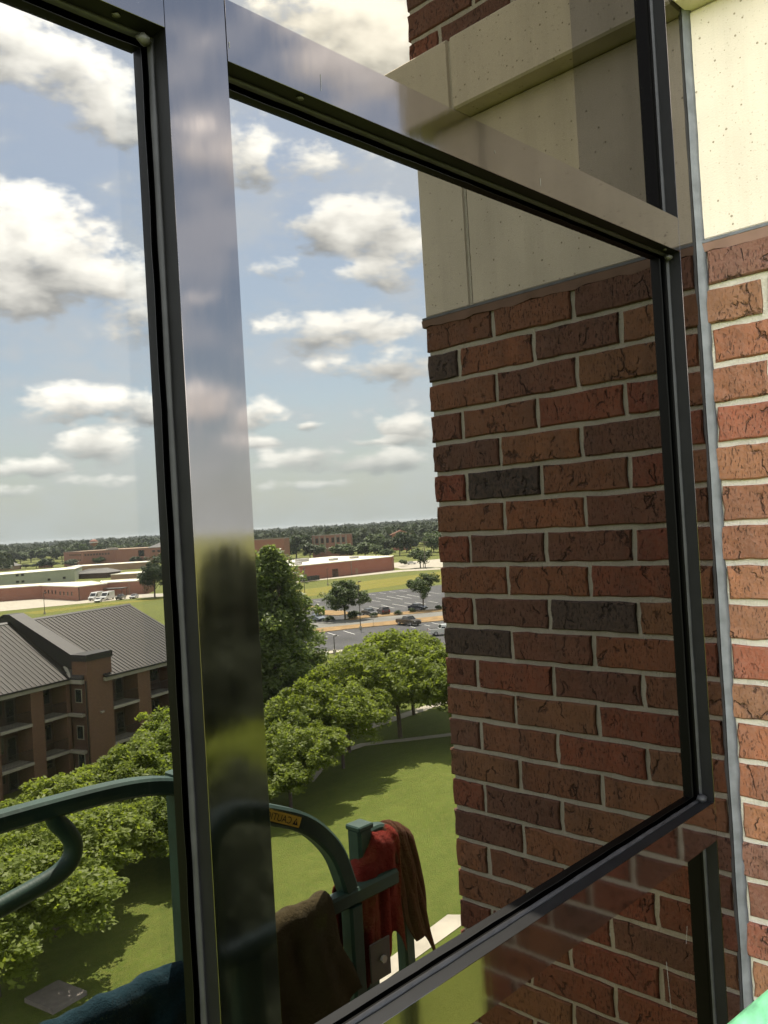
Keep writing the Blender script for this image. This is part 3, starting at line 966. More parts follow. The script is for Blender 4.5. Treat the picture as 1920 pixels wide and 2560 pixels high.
for i, (x, y, h, w, k, lab) in enumerate([(287.1, 650.5, 7.5, 6.1, 0, 'dark bushy tree in front of the distant grey roofed houses'), (292.1, 648.8, 4.4, 5.3, 2, 'low dark tree right of the distant houses'), (284.7, 599.6, 6.5, 5.3, 0, 'dark tree at the left corner of the big distant brick building'), (282.2, 654.3, 4.0, 4.4, 2, 'low dark tree left of the distant houses'), (283.1, 675.6, 3.7, 5.0, 2, 'lowest tree at far left before the distant houses'), (309.7, 605.6, 6.9, 4.3, 1, 'light green tree in front of the windows of the big distant brick building'), (322.4, 575.6, 5.6, 4.3, 0, 'dark round tree in front of the plain wall of the big distant brick building')]):
    tree('belt_tree', FT[k][0], FT[k][1], x, y, w / 4.6, i, lab, sz=h / 10.2)
cm_l = crown_mesh('crown', 81, L_DRK, 200, 60, 0.3, lobes(8, 4.8, 0.8, 14.2, .25), 1.15, .8)
tree('dark_tree', cm_l, FT[0][1], 147.0, 250.3, 1.0, 0, 'large dense dark tree between the flat roofed brick building and the mullion')

# woods to the horizon
rs = np.random.RandomState(5)
cen, nrm, su = [], [], []
for k in range(2600):
    az = R(rs.uniform(12, 100))
    dist = 620 + 2600 * rs.rand() ** 1.3
    if 1.02 < az < 1.2 and dist < 1000:
        continue
    x, y = dist * math.cos(az), dist * math.sin(az)
    hgt = rs.uniform(10, 17) + dist * 0.0022
    wd = rs.uniform(6, 12) * (1 + dist / 3500)
    n = 90 if dist < 1300 else 40
    d = rs.normal(size=(n, 3))
    d /= np.linalg.norm(d, axis=1)[:, None]
    d[:, 2] = np.abs(d[:, 2]) - .1
    c = d * np.array([wd, wd, hgt * .62]) * rs.uniform(.7, 1.05, (n, 1)) + np.array([x, y, G + hgt * .36])
    cen.append(c)
    nrm.append(d + rs.normal(size=(n, 3)) * .7)
    su.append(np.full(n, wd * .30) * rs.uniform(.6, 1.3, n))
cen = np.concatenate(cen); nrm = np.concatenate(nrm); su = np.concatenate(su)
nrm /= np.linalg.norm(nrm, axis=1)[:, None]
wo_ = link('distant_woods', quads_mesh('distant_woods', cen, nrm, su, su * .8, L_FAR, rs))
tag(wo_, 'continuous dark green woods along the horizon', 'woods', kind='stuff')
# ------------------------------------------------------------------ part two

# ------------------------------------------------------------------ brick pier that the window dies into
X0, YF, YN = 1.447, 0.635, -0.581      # plane of the face, far and near corner
YG = 0.027                             # glass line
pier = empty('brick_pier', (X0, 0, 0), label='brick and stone pier standing square to the glass wall, bright on the near side', cat='brick pier')


def pobj(name, m, mat, smooth=False):
    return m.build(name, mat, pier, smooth=smooth)


m = MB()
m.box(.006, 1.4, YN + .006, YF - .006, -1.42, .440)
m.box(.004, 1.4, YN + .006, YF - .006, 1.0, 1.56)
pobj('mortar', m, M_MORTAR)
pobj('lower_wall', MB().box(.0, 1.41, YN, YF, G, -1.42), M_FBRICK)
pobj('upper_wall', MB().box(.0, 1.41, YN, YF, 1.56, 7.0), M_FBRICK)
m = MB()
m.box(.03, 1.4, YN + .01, YF - .01, .44, 1.0)
pobj('stone_backing', m, M_MORTAR)

TONES = [(0.170, 0.050, 0.026), (0.145, 0.046, 0.025), (0.182, 0.075, 0.036), (0.155, 0.061, 0.031), (0.122, 0.047, 0.029), (0.178, 0.064, 0.030), (0.104, 0.045, 0.030), (0.155, 0.042, 0.024), (0.168, 0.075, 0.037)]
DARKT = [(0.034, 0.027, 0.025), (0.045, 0.033, 0.029)]
BR_CACHE = {}


def brick_mesh(L, var):
    key = (round(L, 3), var)
    if key in BR_CACHE:
        return BR_CACHE[key]
    rr = random.Random(hash(key) % 9999)
    H, D = .0575, .085
    ny, nz = (6, 3) if L > .12 else (4, 3)
    vs, fs = [], []
    c = .0028

    def grid(x, inset, jit):
        for k in range(nz + 1):
            for j in range(ny + 1):
                y = -L / 2 + inset + (L - 2 * inset) * j / ny
                z = -H / 2 + inset + (H - 2 * inset) * k / nz
                edge = j in (0, ny) or k in (0, nz)
                vs.append((x + rr.uniform(-jit, jit) * (1 if not edge else .8), y + rr.uniform(-.0020, .0014) * edge, z + rr.uniform(-.0016, .0012) * edge))
    grid(0.0, c, .0012)
    n = (ny + 1) * (nz + 1)
    for k in range(nz):
        for j in range(ny):
            a = k * (ny + 1) + j
            fs.append((a, a + ny + 1, a + ny + 2, a + 1))
    ring = [j for j in range(ny + 1)] + [(k + 1) * (ny + 1) - 1 for k in range(1, nz + 1)] + [nz * (ny + 1) + j for j in range(ny - 1, -1, -1)] + [k * (ny + 1) for k in range(nz - 1, 0, -1)]
    m_ = len(ring)
    for q, x in ((1, c), (2, D)):
        for i in ring:
            _, y, z = vs[i]
            sy = c * (1 if y > 0 else -1) if abs(y) > L / 2 - c * 1.8 else 0
            sz = c * (1 if z > 0 else -1) if abs(z) > H / 2 - c * 1.8 else 0
            vs.append((x, y + sy, z + sz))
    r0, r1 = ring, [n + i for i in range(m_)]
    r2 = [n + m_ + i for i in range(m_)]
    for a, b in ((r0, r1), (r1, r2)):
        for i in range(m_):
            j = (i + 1) % m_
            fs.append((a[i], a[j], b[j], b[i]))
    me = bpy.data.meshes.new('brick')
    me.from_pydata(vs, [], fs)
    me.validate()
    me.materials.append(MB_BRICK)
    BR_CACHE[key] = me
    return me


brng = random.Random(12)


def place_brick(y0, y1, z, tone=None, dark=False):
    L = round(abs(y1 - y0), 3)
    if L < .012:
        return
    o = link('brick', brick_mesh(L, brng.randint(0, 3)), pier)
    o.location = (brng.uniform(-.0015, .0015), (y0 + y1) / 2, z)
    o.rotation_euler = (brng.uniform(-.006, .006), 0, brng.uniform(-.006, .006))
    t = tone or (brng.choice(DARKT) if dark else brng.choice(TONES))
    f = brng.uniform(.9, 1.1)
    o.color = (t[0] * f, t[1] * f, t[2] * f, 1)


BED0, PITCH_, LB = .371, .0678, .194
rows = [(k, BED0 - PITCH_ * k + .0339) for k in range(25)] + [(-j - 1, 1.045 + PITCH_ * j) for j in range(8)]
DIM = {2: (2,), }
for k, z in rows:
    odd = (k % 2 == 0)
    heads = [.062 + LB * i for i in range(4)] if odd else [-.036 + LB * i for i in range(4)]
    # far side of the glass: y from .054 to YF
    cuts = [.052] + [h for h in heads if .06 < h < YF - .03] + [YF]
    for i in range(len(cuts) - 1):
        a = cuts[i] + (.005 if i else 0)
        b = cuts[i + 1] - (.005 if i < len(cuts) - 2 else 0)
        dk = (k, i) in {(1, 3), (5, 2), (9, 1), (10, 3)}
        place_brick(a, b, z, dark=dk)
    # near side, mirrored about the glass line, down to the near corner
    hn = sorted([2 * YG - h for h in [heads[0] + LB * i for i in range(0, 5)] if 2 * YG - h < -.004 and 2 * YG - h > YN + .03], reverse=True)
    cuts = [-.001] + hn + [YN]
    for i in range(len(cuts) - 1):
        a = cuts[i] - (.005 if i else 0)
        b = cuts[i + 1] + (.005 if i < len(cuts) - 2 else 0)
        if abs(a - b) > .012:
            place_brick(b, a, z)


def stone(y0, y1, z0, z1, x, depth=.5):
    m = MB().bbox(x, x + depth, y0, y1, z0, z1, .004)
    pobj('stone_block', m, M_STONE)


for a, b in ((.504, YF - .002), (.0525, .498)):
    stone(a, b, .452, .852, .0)
    stone(2 * YG - b if b < .6 else YN + .002, 2 * YG - a if a > .06 else -.0005, .452, .852, .0)
for a, b in ((.486, YF + .055), (.0525, .481)):
    stone(a, b, .8535, 1.006, -.05, .9)
    stone(2 * YG - b if b < .6 else YN - .05, 2 * YG - a if a > .06 else -.0005, .8535, 1.006, -.05, .9)
m = MB()
for y0, y1 in ((.0525, YF + .006), (YN - .006, -.001)):
    n = 24
    for i in range(n):
        a, b = y0 + (y1 - y0) * i / n, y0 + (y1 - y0) * (i + 1) / n
        w1, w2 = .004 * math.sin(i * 1.7) * math.sin(i * .6), .004 * math.sin((i + 1) * 1.7) * math.sin((i + 1) * .6)
        m.add([(-.004, a, .447), (-.004, b, .447), (-.001, b, .431 + w2), (-.001, a, .431 + w1), (.03, a, .447), (.03, b, .447), (.03, b, .431 + w2), (.03, a, .431 + w1)],
              [(0, 1, 2, 3), (0, 4, 5, 1), (3, 2, 6, 7), (0, 3, 7, 4), (1, 5, 6, 2)])
pobj('brown_sealant_joint', m, M_BSEAL)['kind'] = 'stuff'
m = MB()
m.box(-.0045, .04, .0525, YF + .003, .4475, .4525)
m.box(-.0045, .04, YN - .003, -.001, .4475, .4525)
pobj('flashing_drip', m, M_SEAL)
m = MB()
m.box(.002, .4, .498, .504, .452, .853)
m.box(-.046, .4, .481, .486, .8535, 1.0)
m.box(.002, .4, 2 * YG - .504, 2 * YG - .498, .452, .853)
pobj('stone_joint', m, M_MORTAR)

# ------------------------------------------------------------------ glass wall
win = empty('glass_wall', (0, 0, 0), label='dark tinted glass wall in polished aluminium mullions, dying into the brick pier', cat='window')
FD = .054


def member(kind, x0, x1, z0, z1, plate=True):
    core = MB().box(x0 + .0003, x1 - .0003, .0010, FD, z0 + .0006, z1 - .0006).build(kind, M_BLACK, win)
    p = MB().bbox(x0, x1, 0.0, .0009, z0, z1, .0002).build('face_plate', M_FRAME, core)
    return core


ZB, ZT = -1.9, 2.2
member('mullion', .397, .4595, ZB, ZT)
member('mullion', -.60, -.5375, ZB, ZT)
member('jamb', 1.371, 1.444, ZB, ZT)
for (x0, x1, dz) in ((.4606, 1.3704, 0), (-.5365, .3964, .006)):
    member('transom', x0, x1, .4215 + dz, .4785 + dz)
    member('transom', x0, x1, -.558, -.495)
member('head', -.5365, .3964, 2.14, 2.2)
member('head', .4606, 1.3704, 2.14, 2.2)
member('sill', -.5365, .3964, -1.9, -1.84)
member('sill', .4606, 1.3704, -1.9, -1.84)
PANES = [(-.5375, .397, -.495, .4275, M_PANE), (.4595, 1.371, -.495, .4215, M_PANE), (.4595, 1.371, .4785, 2.14, M_PANEW), (-.5375, .397, .4845, 2.14, M_PANEW), (.4595, 1.371, -1.84, -.558, M_PANEO), (-.5375, .397, -1.84, -.558, M_PANEO)]
grng = random.Random(3)


def gasket_strip(p, q, inward, base):
    """soft lip along p->q; inward: direction into the pane; base 1 towards the viewer, -1 behind the glass"""
    m = MB()
    p, q, w = Vector(p), Vector(q), Vector(inward)
    n = 26
    prof = [(-.0005, 0.0), (-.0005, .0044), (.0015, .0040), (.0031, .0024), (.0039, .0004)]
    vs = []
    for i in range(n + 1):
        c = p.lerp(q, i / n)
        e = 1 + .10 * math.sin(i * 2.3 + p.x * 9) + grng.uniform(-.05, .05)
        for (a, b) in prof:
            vs.append(c + w * a * e + Vector((0, -b * base * e, 0)))
    fs = []
    k = len(prof)
    for i in range(n):
        for j in range(k - 1):
            fs.append((i * k + j, i * k + j + 1, (i + 1) * k + j + 1, (i + 1) * k + j))
    return m.add(vs, fs)


for pi, (x0, x1, z0, z1, mt) in enumerate(PANES):
    pn = MB().box(x0 + .0005, x1 - .0005, .0245, .0275, z0 + .0005, z1 - .0005).build('pane', mt, win)
    MB().box(x0 + .0005, x1 - .0005, .0288, .0318, z0 + .0005, z1 - .0005).build('inner_pane', mt, pn)
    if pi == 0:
        pn2 = MB().box(.365, x1 - .001, .0325, .0331, z0 + .001, z1 - .001).build('ghost_reflection_band', M_BAND, pn)  # added strip, dims the glass like a missing second reflection
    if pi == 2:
        MB().box(1.119, x1 - .001, .0325, .0331, z0 + .001, z1 - .001).build('ghost_reflection_band', M_BANDD, pn)
    for sgn, yy in ((1, .0243), (-1, .0334)):
        for (p, q, w) in (((x0, yy, z0), (x0, yy, z1), (1, 0, 0)), ((x1, yy, z0), (x1, yy, z1), (-1, 0, 0)), ((x0, yy, z0), (x1, yy, z0), (0, 0, 1)), ((x0, yy, z1), (x1, yy, z1), (0, 0, -1))):
            if sgn < 0 and pi not in (0, 1):
                continue
            gasket_strip(p, q, w, sgn).build('gasket', M_GASKET, win, smooth=True)


def blob(c, s, seed, mat, name, n=10):
    r2 = random.Random(seed)
    m = MB()
    vs = [(0, 0, s[2])]
    for i in range(1, 4):
        for k in range(n):
            a = 2 * math.pi * k / n
            t = math.pi * i / 4
            f = r2.uniform(.75, 1.2)
            vs.append((s[0] * math.sin(t) * math.cos(a) * f, s[1] * math.sin(t) * math.sin(a) * f, s[2] * math.cos(t) * f))
    vs.append((0, 0, -s[2]))
    fs = [(0, 1 + k, 1 + (k + 1) % n) for k in range(n)]
    for i in range(2):
        fs += [(1 + i * n + k, 1 + (i + 1) * n + k, 1 + (i + 1) * n + (k + 1) % n, 1 + i * n + (k + 1) % n) for k in range(n)]
    fs += [(len(vs) - 1, 1 + 2 * n + (k + 1) % n, 1 + 2 * n + k) for k in range(n)]
    m.add(vs, fs)
    return m.build(name, mat, win, c, True)


blob((.386, .017, .421), (.0075, .005, .005), 1, M_PUTTY, 'corner_putty')
blob((1.362, .016, .414), (.009, .007, .005), 2, M_PUTTY, 'corner_putty')
blob((1.361, .017, -.489), (.012, .008, .007), 3, M_GASKET, 'corner_putty')
blob((.388, .018, -.489), (.009, .006, .007), 4, M_GASKET, 'corner_putty')
for i, (x, z) in enumerate([(.357, .4268), (.553, .4209), (1.335, .4209)]):
    blob((x, .0095, z), (.0042, .0034, .0016), 9 + i, M_PUTTY, 'screw_head', 8)
# dried drips on the glass and scratches in the metal
M_DRIP = plain('dried_drip', (0.10, 0.10, 0.095), 0.8, 0, 0.4, 300)
for pts, y, w in (([(1.2176, -.7029), (1.2200, -.7343), (1.2239, -.7800)], .0241, .0009), ([(1.294, -.6773), (1.2875, -.7032)], .0241, .0008), ([(1.0574, -.5968), (1.0584, -.6019)], .0241, .0009), ([(.5729, .4480), (.5727, .4400), (.5726, .4311)], -.0003, .0004), ([(.4625, .4395), (.4627, .4340)], -.0003, .0008), ([(.9589, .4411), (.9588, .4303)], -.0003, .0004), ([(.8600, .4507), (.8606, .4474)], -.0003, .0006)):
    m = MB()
    vs = []
    for i, (x, z) in enumerate(pts):
        f = w * (1 - .7 * i / len(pts)) / 2
        vs += [(x - f, y, z), (x + f, y, z), (x + f, y - .0002, z), (x - f, y - .0002, z)]
    fs = [(0, 3, 2, 1), tuple(len(vs) - 4 + q for q in range(4))]
    for i in range(len(pts) - 1):
        for q in range(4):
            fs.append((i * 4 + q, i * 4 + (q + 1) % 4, i * 4 + 4 + (q + 1) % 4, i * 4 + 4 + q))
    m.add(vs, fs).build('dried_drip', M_DRIP, win)
# sealant fillet between jamb and pier, ragged along the bricks
m = MB()
vs, fs = [], []
n = 260
for i in range(n + 1):
    z = ZB + (ZT - ZB) * i / n
    j = .0014 * math.sin(z * 51) * math.sin(z * 23) + grng.uniform(-.0006, .0010)
    st_ = .452 < z < 1.0
    if st_:
        j *= .3
    vs += [(1.4345 + .001 * math.sin(z * 31), -.0006, z), (1.4378, -.0035, z), (1.4425 , -.0070 - j * .4, z), (1.4485, -.0115 - j, z), (1.4500, .004, z)]
for i in range(n):
    for k in range(4):
        fs.append((i * 5 + k, i * 5 + k + 1, i * 5 + 5 + k + 1, i * 5 + 5 + k))
m.add(vs, fs)
m.build('sealant_bead', M_SEAL, win, smooth=True)

# ------------------------------------------------------------------ work platform with its guard rails
YR = .85


def lift(flip):
    s = -1 if flip else 1
    root = empty('work_platform', (0, 0, 0), label='green tubular guard rail of a raised work platform hung with rags' if not flip else 'green tubular guard rail on the near side, seen only as a reflection in the mullion', cat='work platform')
    root.scale = (1, s, 1)
    T = .036

    def rail(nm, pts, sq=(T, T, (0, 1, 0)), k=0):
        return MB().tube(spline(pts, k) if k else pts, 0, square=sq).build(nm, M_GREEN, root)
    rail('main_rail', [(-.4, YR, -.856), (1.46, YR, -.856)], (T, T, (0, 1, 0)))
    rail('top_rail', [(-.4, YR, -.462), (.0, YR, -.4605), (.5, YR, -.4590), (.66, YR, -.4600), (.76, YR, -.4640), (.82, YR, -.4720), (.868, YR, -.4840)], (T, T * .9, (0, 1, 0)), 4)
    rail('post', [(.892, YR + .008, -1.95), (.892, YR + .008, -.463)], (.044, .044, (0, 1, 0)))
    MB().tube(spline([(.636, YR, -.462), (.640, YR, -.485), (.657, YR, -.508), (.668, YR, -.532), (.664, YR, -.556), (.645, YR, -.573), (.61, YR, -.584), (.54, YR, -.598), (.4, YR, -.622), (.0, YR, -.69)], 6), .0165, 12).build('curled_tube', M_GREEN, root, smooth=True)
    A = [(.935, YR + .004, -.93), (.935, YR + .004, -.72), (.940, YR + .004, -.650), (.960, YR + .004, -.600), (1.000, YR + .004, -.580), (1.05, YR + .004, -.588), (1.110, YR + .004, -.611), (1.180, YR + .004, -.645), (1.235, YR + .004, -.690), (1.280, YR + .004, -.750), (1.312, YR + .004, -.838)]
    rail('arched_rail', A, (.040, .042, (0, 1, 0)), 5)
    MB().tube([(1.398, .895, -1.95), (1.398, .895, -.735)], 0, square=(.046, .046, (0, 1, 0))).build('post', M_GREEN, root)
    cap = MB().bbox(1.374, 1.424, .870, .920, -.735, -.722, .003).build('post_cap', M_GREEN, root)
    MB().tube(spline([(1.42, .895, -.757), (1.455, .895, -.757), (1.492, .895, -.772), (1.520, .895, -.808), (1.532, .895, -.86), (1.535, .895, -1.1), (1.535, .895, -1.95)], 5), 0, square=(.036, .036, (0, 1, 0))).build('arched_rail', M_GREEN, root)
    MB().tube([(1.318, YR, -1.95), (1.318, YR, -.876)], 0, square=(.04, .04, (0, 1, 0))).build('post', M_GREEN, root)
    MB().tube([(1.02, YR, -1.95), (1.02, YR, -.876)], 0, square=(.07, .04, (1, 0, 0))).build('post', M_GREEN, root)
    pl = MB().bbox(1.345, 1.412, .826, .831, -1.065, -.975, .002).build('hinge_plate', M_STEEL, root)
    MB().tube([(1.385, .8195, -1.02), (1.385, .8275, -1.02)], .009, 6).build('bolt', M_UNIT, pl)
    MB().box(-.5, 1.6, YR - .03, YR + .9, -1.99, -1.95).build('deck', M_STEEL, root)
    if not flip:
        # yellow warning label on the arched rail, its print reversed as in the photograph
        e = Vector((1.168 - 1.02, 0, -.648 + .575)).normalized()
        o = Vector((1.166, YR - .0185, -.6395))
        w_, h_ = .175, .024
        upn = Vector((-e.z, 0, e.x))
        P_ = lambda a, b, y=0: o - e * a + upn * (b - h_ / 2) + Vector((0, y, 0))
        lab = MB().add([P_(0, 0), P_(.115, 0), P_(.115, h_), P_(0, h_), P_(0, 0, .002), P_(.115, 0, .002), P_(.115, h_, .002), P_(0, h_, .002)], [(0, 1, 2, 3), (4, 7, 6, 5), (0, 4, 5, 1), (1, 5, 6, 2), (2, 6, 7, 3), (3, 7, 4, 0)]).build('warning_label', M_YEL, root)
        tri = MB().add([P_(.006, .005, -.0006), P_(.022, .005, -.0006), P_(.014, .0195, -.0006)], [(0, 1, 2)]).build('warning_triangle', M_INK, lab)
        MB().add([P_(.0128, .0085, -.0009), P_(.0152, .0085, -.0009), P_(.0152, .015, -.0009), P_(.0128, .015, -.0009)], [(0, 1, 2, 3)]).build('exclamation_mark', M_YEL, lab)
        cu_ = bpy.data.curves.new('caution_text', 'FONT')
        cu_.body = 'CAUTION'
        cu_.size = .0205
        cu_.materials.append(M_INK)
        tmp_ = bpy.data.objects.new('caution_tmp', cu_)
        COL.objects.link(tmp_)
        bpy.context.view_layer.update()
        me_ = bpy.data.meshes.new_from_object(tmp_.evaluated_get(bpy.context.evaluated_depsgraph_get()))
        bpy.data.objects.remove(tmp_)
        t = link('caution_lettering', me_)
        t.parent = lab
        q = P_(.026, .0048, -.0008)
        t.matrix_local = Matrix(((-e.x, upn.x, 0, q.x), (0, 0, -1, q.y), (-e.z, upn.z, 0, q.z), (0, 0, 0, 1)))
        m = MB()
        for (a, b) in ((0, .0), (0, h_ - .001)):
            m.add([P_(a, b, -.0005), P_(.115, b, -.0005), P_(.115, b + .001, -.0005), P_(a, b + .001, -.0005)], [(0, 1, 2, 3)])
        m.build('label_border', M_INK, lab)
    else:
        # padded corner of the rail close to the viewer
        MB().tube([(.384, .5005, -.186), (.359, .474, -.2135), (.349, .4634, -.2245), (.324, .437, -.252)], .0105, 14).build('corner_rail', M_MINT, root, smooth=True)
    return root


lift(False)
lift(True)


def rag(name, mat, x0, x1, top, yc, front, back, label, seed, th=.004, amp=.008, r=.024, slant=0.0, nx=60, skew=0.0):
    """towel folded over a rail that runs along x: front(u), back(u) give how far the two ends hang"""
    rs2 = random.Random(seed)
    ph = [rs2.uniform(0, 6.28) for _ in range(9)]
    ny = 40
    vs, fs = [], []
    top_ = top if callable(top) else (lambda u: top)
    for i in range(nx + 1):
        u = i / nx
        x = x0 + (x1 - x0) * u
        top = top_(u)
        fr, bk = front(u), back(u)
        for j in range(ny + 1):
            t = j / ny
            arc = math.pi * r
            tot = bk + arc + fr
            s = t * tot
            if s < bk:
                y, z = yc + r, top - r - (bk - s)
                hang = (bk - s)
            elif s < bk + arc:
                a = (s - bk) / r
                y, z = yc + r * math.cos(a), top - r + r * math.sin(a)
                hang = 0
            else:
                hang = s - bk - arc
                y, z = yc - r, top - r - hang
            k = min(1.0, hang / .06)
            fold = math.sin(u * 15 + ph[0] + hang * 9) * .6 + math.sin(u * 29 + ph[1] - hang * 14) * .35 + math.sin(u * 7 + ph[2]) * .5
            wr = math.sin(u * 21 + ph[3] + t * 7) * math.sin(t * 23 + ph[4]) * .35
            y += -amp * (fold * (.25 + k) + wr) if s >= bk else amp * fold * k
            z += .5 * amp * (math.sin(u * 18 + ph[5]) * .5 + math.sin(u * 41 + ph[6]) * .25 + wr)
            xx = x + .5 * amp * math.sin(t * 13 + ph[7] + u * 3) + skew * hang * (u - .35) + slant * hang
            vs.append((xx, y, z))
    for i in range(nx):
        for j in range(ny):
            a = i * (ny + 1) + j
            fs.append((a, a + 1, a + ny + 2, a + ny + 1))
    me = bpy.data.meshes.new(name)
    me.from_pydata(vs, [], fs)
    me.materials.append(mat)
    me.polygons.foreach_set('use_smooth', [True] * len(me.polygons))
    o = link(name, me)
    md = o.modifiers.new('thickness', 'SOLIDIFY')
    md.thickness = th
    md.offset = 1
    tag(o, label, 'rag', 'rags draped over the platform rail')
    return o


rag('rag', M_OLIVE, .965, 1.235, -.822, YR, lambda u: .21 + .04 * u + .022 * math.sin(u * 11) - .07 * max(0, u - .75), lambda u: .12, 'dark olive brown rag draped over the middle of the green rail', 4, amp=.009, slant=.05, skew=.45)
rag('rag', M_BLUE, .60, .905, -.822, YR, lambda u: .34 + .02 * math.sin(u * 11), lambda u: .08, 'teal blue rag thrown over the green rail left of the mullion', 8, amp=.011, slant=-.25)
rag('rag', M_RED, 1.325, 1.485, lambda u: -.845 + .095 * min(1, max(0, (u - .12) / .5)), (.888), lambda u: .155 + .05 * min(1, u * 2) + .035 * math.sin(u * 13) + .04 * u, lambda u: .16, 'red rag with a ragged hem hanging behind the right end of the green rail', 11, amp=.008, r=.038)
rag('rag', M_RUST, 1.462, 1.548, lambda u: -.748 - .05 * max(0, u - .5), .895, lambda u: .20 + .15 * u + .03 * math.sin(u * 8), lambda u: .20, 'rust brown rag hanging as a long tail beside the red one', 15, amp=.007, r=.034, slant=.22)

# ------------------------------------------------------------------ dormitory across the lawn
S0, W0 = 52.0, 57.0
dorm = empty('dormitory_building', (S0 * .96 - W0 * .28, S0 * .28 + W0 * .96, 0), math.atan2(.28, .96), label='three storey brick dormitory with recessed balconies and a dark standing seam roof', cat='building')


def dm(s0, s1, w0, w1, z0, z1, m=None):
    m = m or MB()
    return m.box(s0 - S0, s1 - S0, w0 - W0, w1 - W0, z0, z1)


WR, WLP, WRG, ZRG = 56.7, 58.8, 66.5, -7.2
SL0, SR1 = 22.0, 67.0
# roofs as thick slabs
for nm, s0, s1, we, ze in (('roof', SL0, 52.05, 58.4, -11.9), ('roof', 53.5, SR1, 56.3, -12.0)):
    m = MB()
    a, b = s0 - S0, s1 - S0
    m.prism([(a, we - W0, ze), (a, WRG - W0, ZRG), (a, 2 * WRG - we - W0, ze), (a, 2 * WRG - we - W0, ze - .12), (a, WRG - W0, ZRG - .16), (a, we - W0, ze - .12)], (b - a, 0, 0))
    rf = m.build(nm, M_ROOF, dorm)
    # raised seams, one by one on the slope in view
    d = Vector((0, WRG - we, ZRG - ze))
    nn = Vector((0, -d.z, d.y)).normalized()
    sm = MB()
    p0, p1 = Vector((0, we - W0 - .01, ze)), Vector((0, WRG - W0, ZRG))
    hw = .016
    e = nn * .055
    sm.add([p0 + Vector((-hw, 0, 0)), p0 + Vector((hw, 0, 0)), p1 + Vector((hw, 0, 0)), p1 + Vector((-hw, 0, 0)),
            p0 + e + Vector((-hw, 0, 0)), p0 + e + Vector((hw, 0, 0)), p1 + e + Vector((hw, 0, 0)), p1 + e + Vector((-hw, 0, 0))],
           [(4, 5, 6, 7), (0, 4, 7, 3), (1, 2, 6, 5), (0, 1, 5, 4), (3, 7, 6, 2)])
    sme = sm.mesh('seam', M_SEAM)
    x = a + .25 if s0 > 50 else b - .35
    k = 0
    while a < x < b and k < 70:
        link('seam', sme, rf, (x, 0, 0))
        x += .46 if s0 > 50 else -.46
        k += 1
    MB().prism([(a, WRG - W0 - .22, ZRG - .06), (a, WRG - W0, ZRG + .09), (a, WRG - W0 + .22, ZRG - .06)], (b - a, 0, 0)).build('ridge_cap', M_SEAM, rf)
    g = MB().box(a, b, we - W0 - .10, we - W0 + .03, ze - .13, ze + .015).build('gutter', M_CAPM, dorm)
    MB().box(a, b - (.3 if s0 < 50 else 0), we - W0 + .06, we - W0 + .30, ze - .46, ze - .13).build('fascia', M_TRIM, dorm)
# small roof over the return beside the fire wall
m = MB()
z_ = -11.9
m.add([(51.45 - S0, 58.5 - W0, z_), (51.45 - S0, 56.95 - W0, z_), (52.2 - S0, 56.95 - W0, z_ + .75), (52.2 - S0, 59.8 - W0, z_ + .80), (51.45 - S0, 58.5 - W0, z_ - .12), (51.45 - S0, 56.95 - W0, z_ - .12), (52.2 - S0, 56.95 - W0, z_ - .1), (52.2 - S0, 59.8 - W0, z_ - .1)],
      [(0, 1, 2, 3), (0, 4, 5, 1), (1, 5, 6, 2), (4, 7, 6, 5), (3, 2, 6, 7), (0, 3, 7, 4)])
m.build('return_roof', M_ROOF, dorm)
MB().box(51.40 - S0, 51.9 - S0, 56.98 - W0, 58.5 - W0, z_ - .46, z_ - .13).build('fascia', M_TRIM, dorm)
MB().prism([(51.42 - S0, 58.55 - W0, z_ + .02), (51.60 - S0, 58.38 - W0, z_ + .06), (52.2 - S0, 59.6 - W0, z_ + .86), (52.05 - S0, 59.85 - W0, z_ + .86)], (0, 0, .05)).build('valley_pan', M_TRIM, dorm)
# fire wall following the slope, with a metal cover
m = MB()
prof = [(56.9, -10.35), (58.3, -10.35), (66.5, -6.62), (67.4, -6.62), (76.5, -11.4), (76.5, -13), (56.9, -13)]
m.prism([(52.1 - S0, w - W0, z) for w, z in prof], (1.4, 0, 0))
fwl = m.build('fire_wall', M_CAPM, dorm)
m = MB()
for i in range(4):
    (wa, za), (wb, zb) = prof[i], prof[i + 1]
    m.prism([(52.03 - S0, wa - W0, za + .005), (52.03 - S0, wb - W0, zb + .005), (52.03 - S0, wb - W0, zb + .14), (52.03 - S0, wa - W0, za + .14)], (1.54, 0, 0))
m.build('fire_wall_cap', M_CAPM, fwl)
# tall brick pier in front of it
pr_ = dm(51.72, 54.55, WR - .05, 58.4, G, -10.45).build('tall_pier', M_DBRICK, dorm)
dm(51.62, 54.65, WR - .15, 58.5, -10.45, -9.9).build('pier_cap', M_CAPM, pr_)
# walls
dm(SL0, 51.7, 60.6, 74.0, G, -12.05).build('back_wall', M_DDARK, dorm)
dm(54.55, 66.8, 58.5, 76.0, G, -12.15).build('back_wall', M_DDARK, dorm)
LEV = [-12.4, -14.92, -18.07, G]


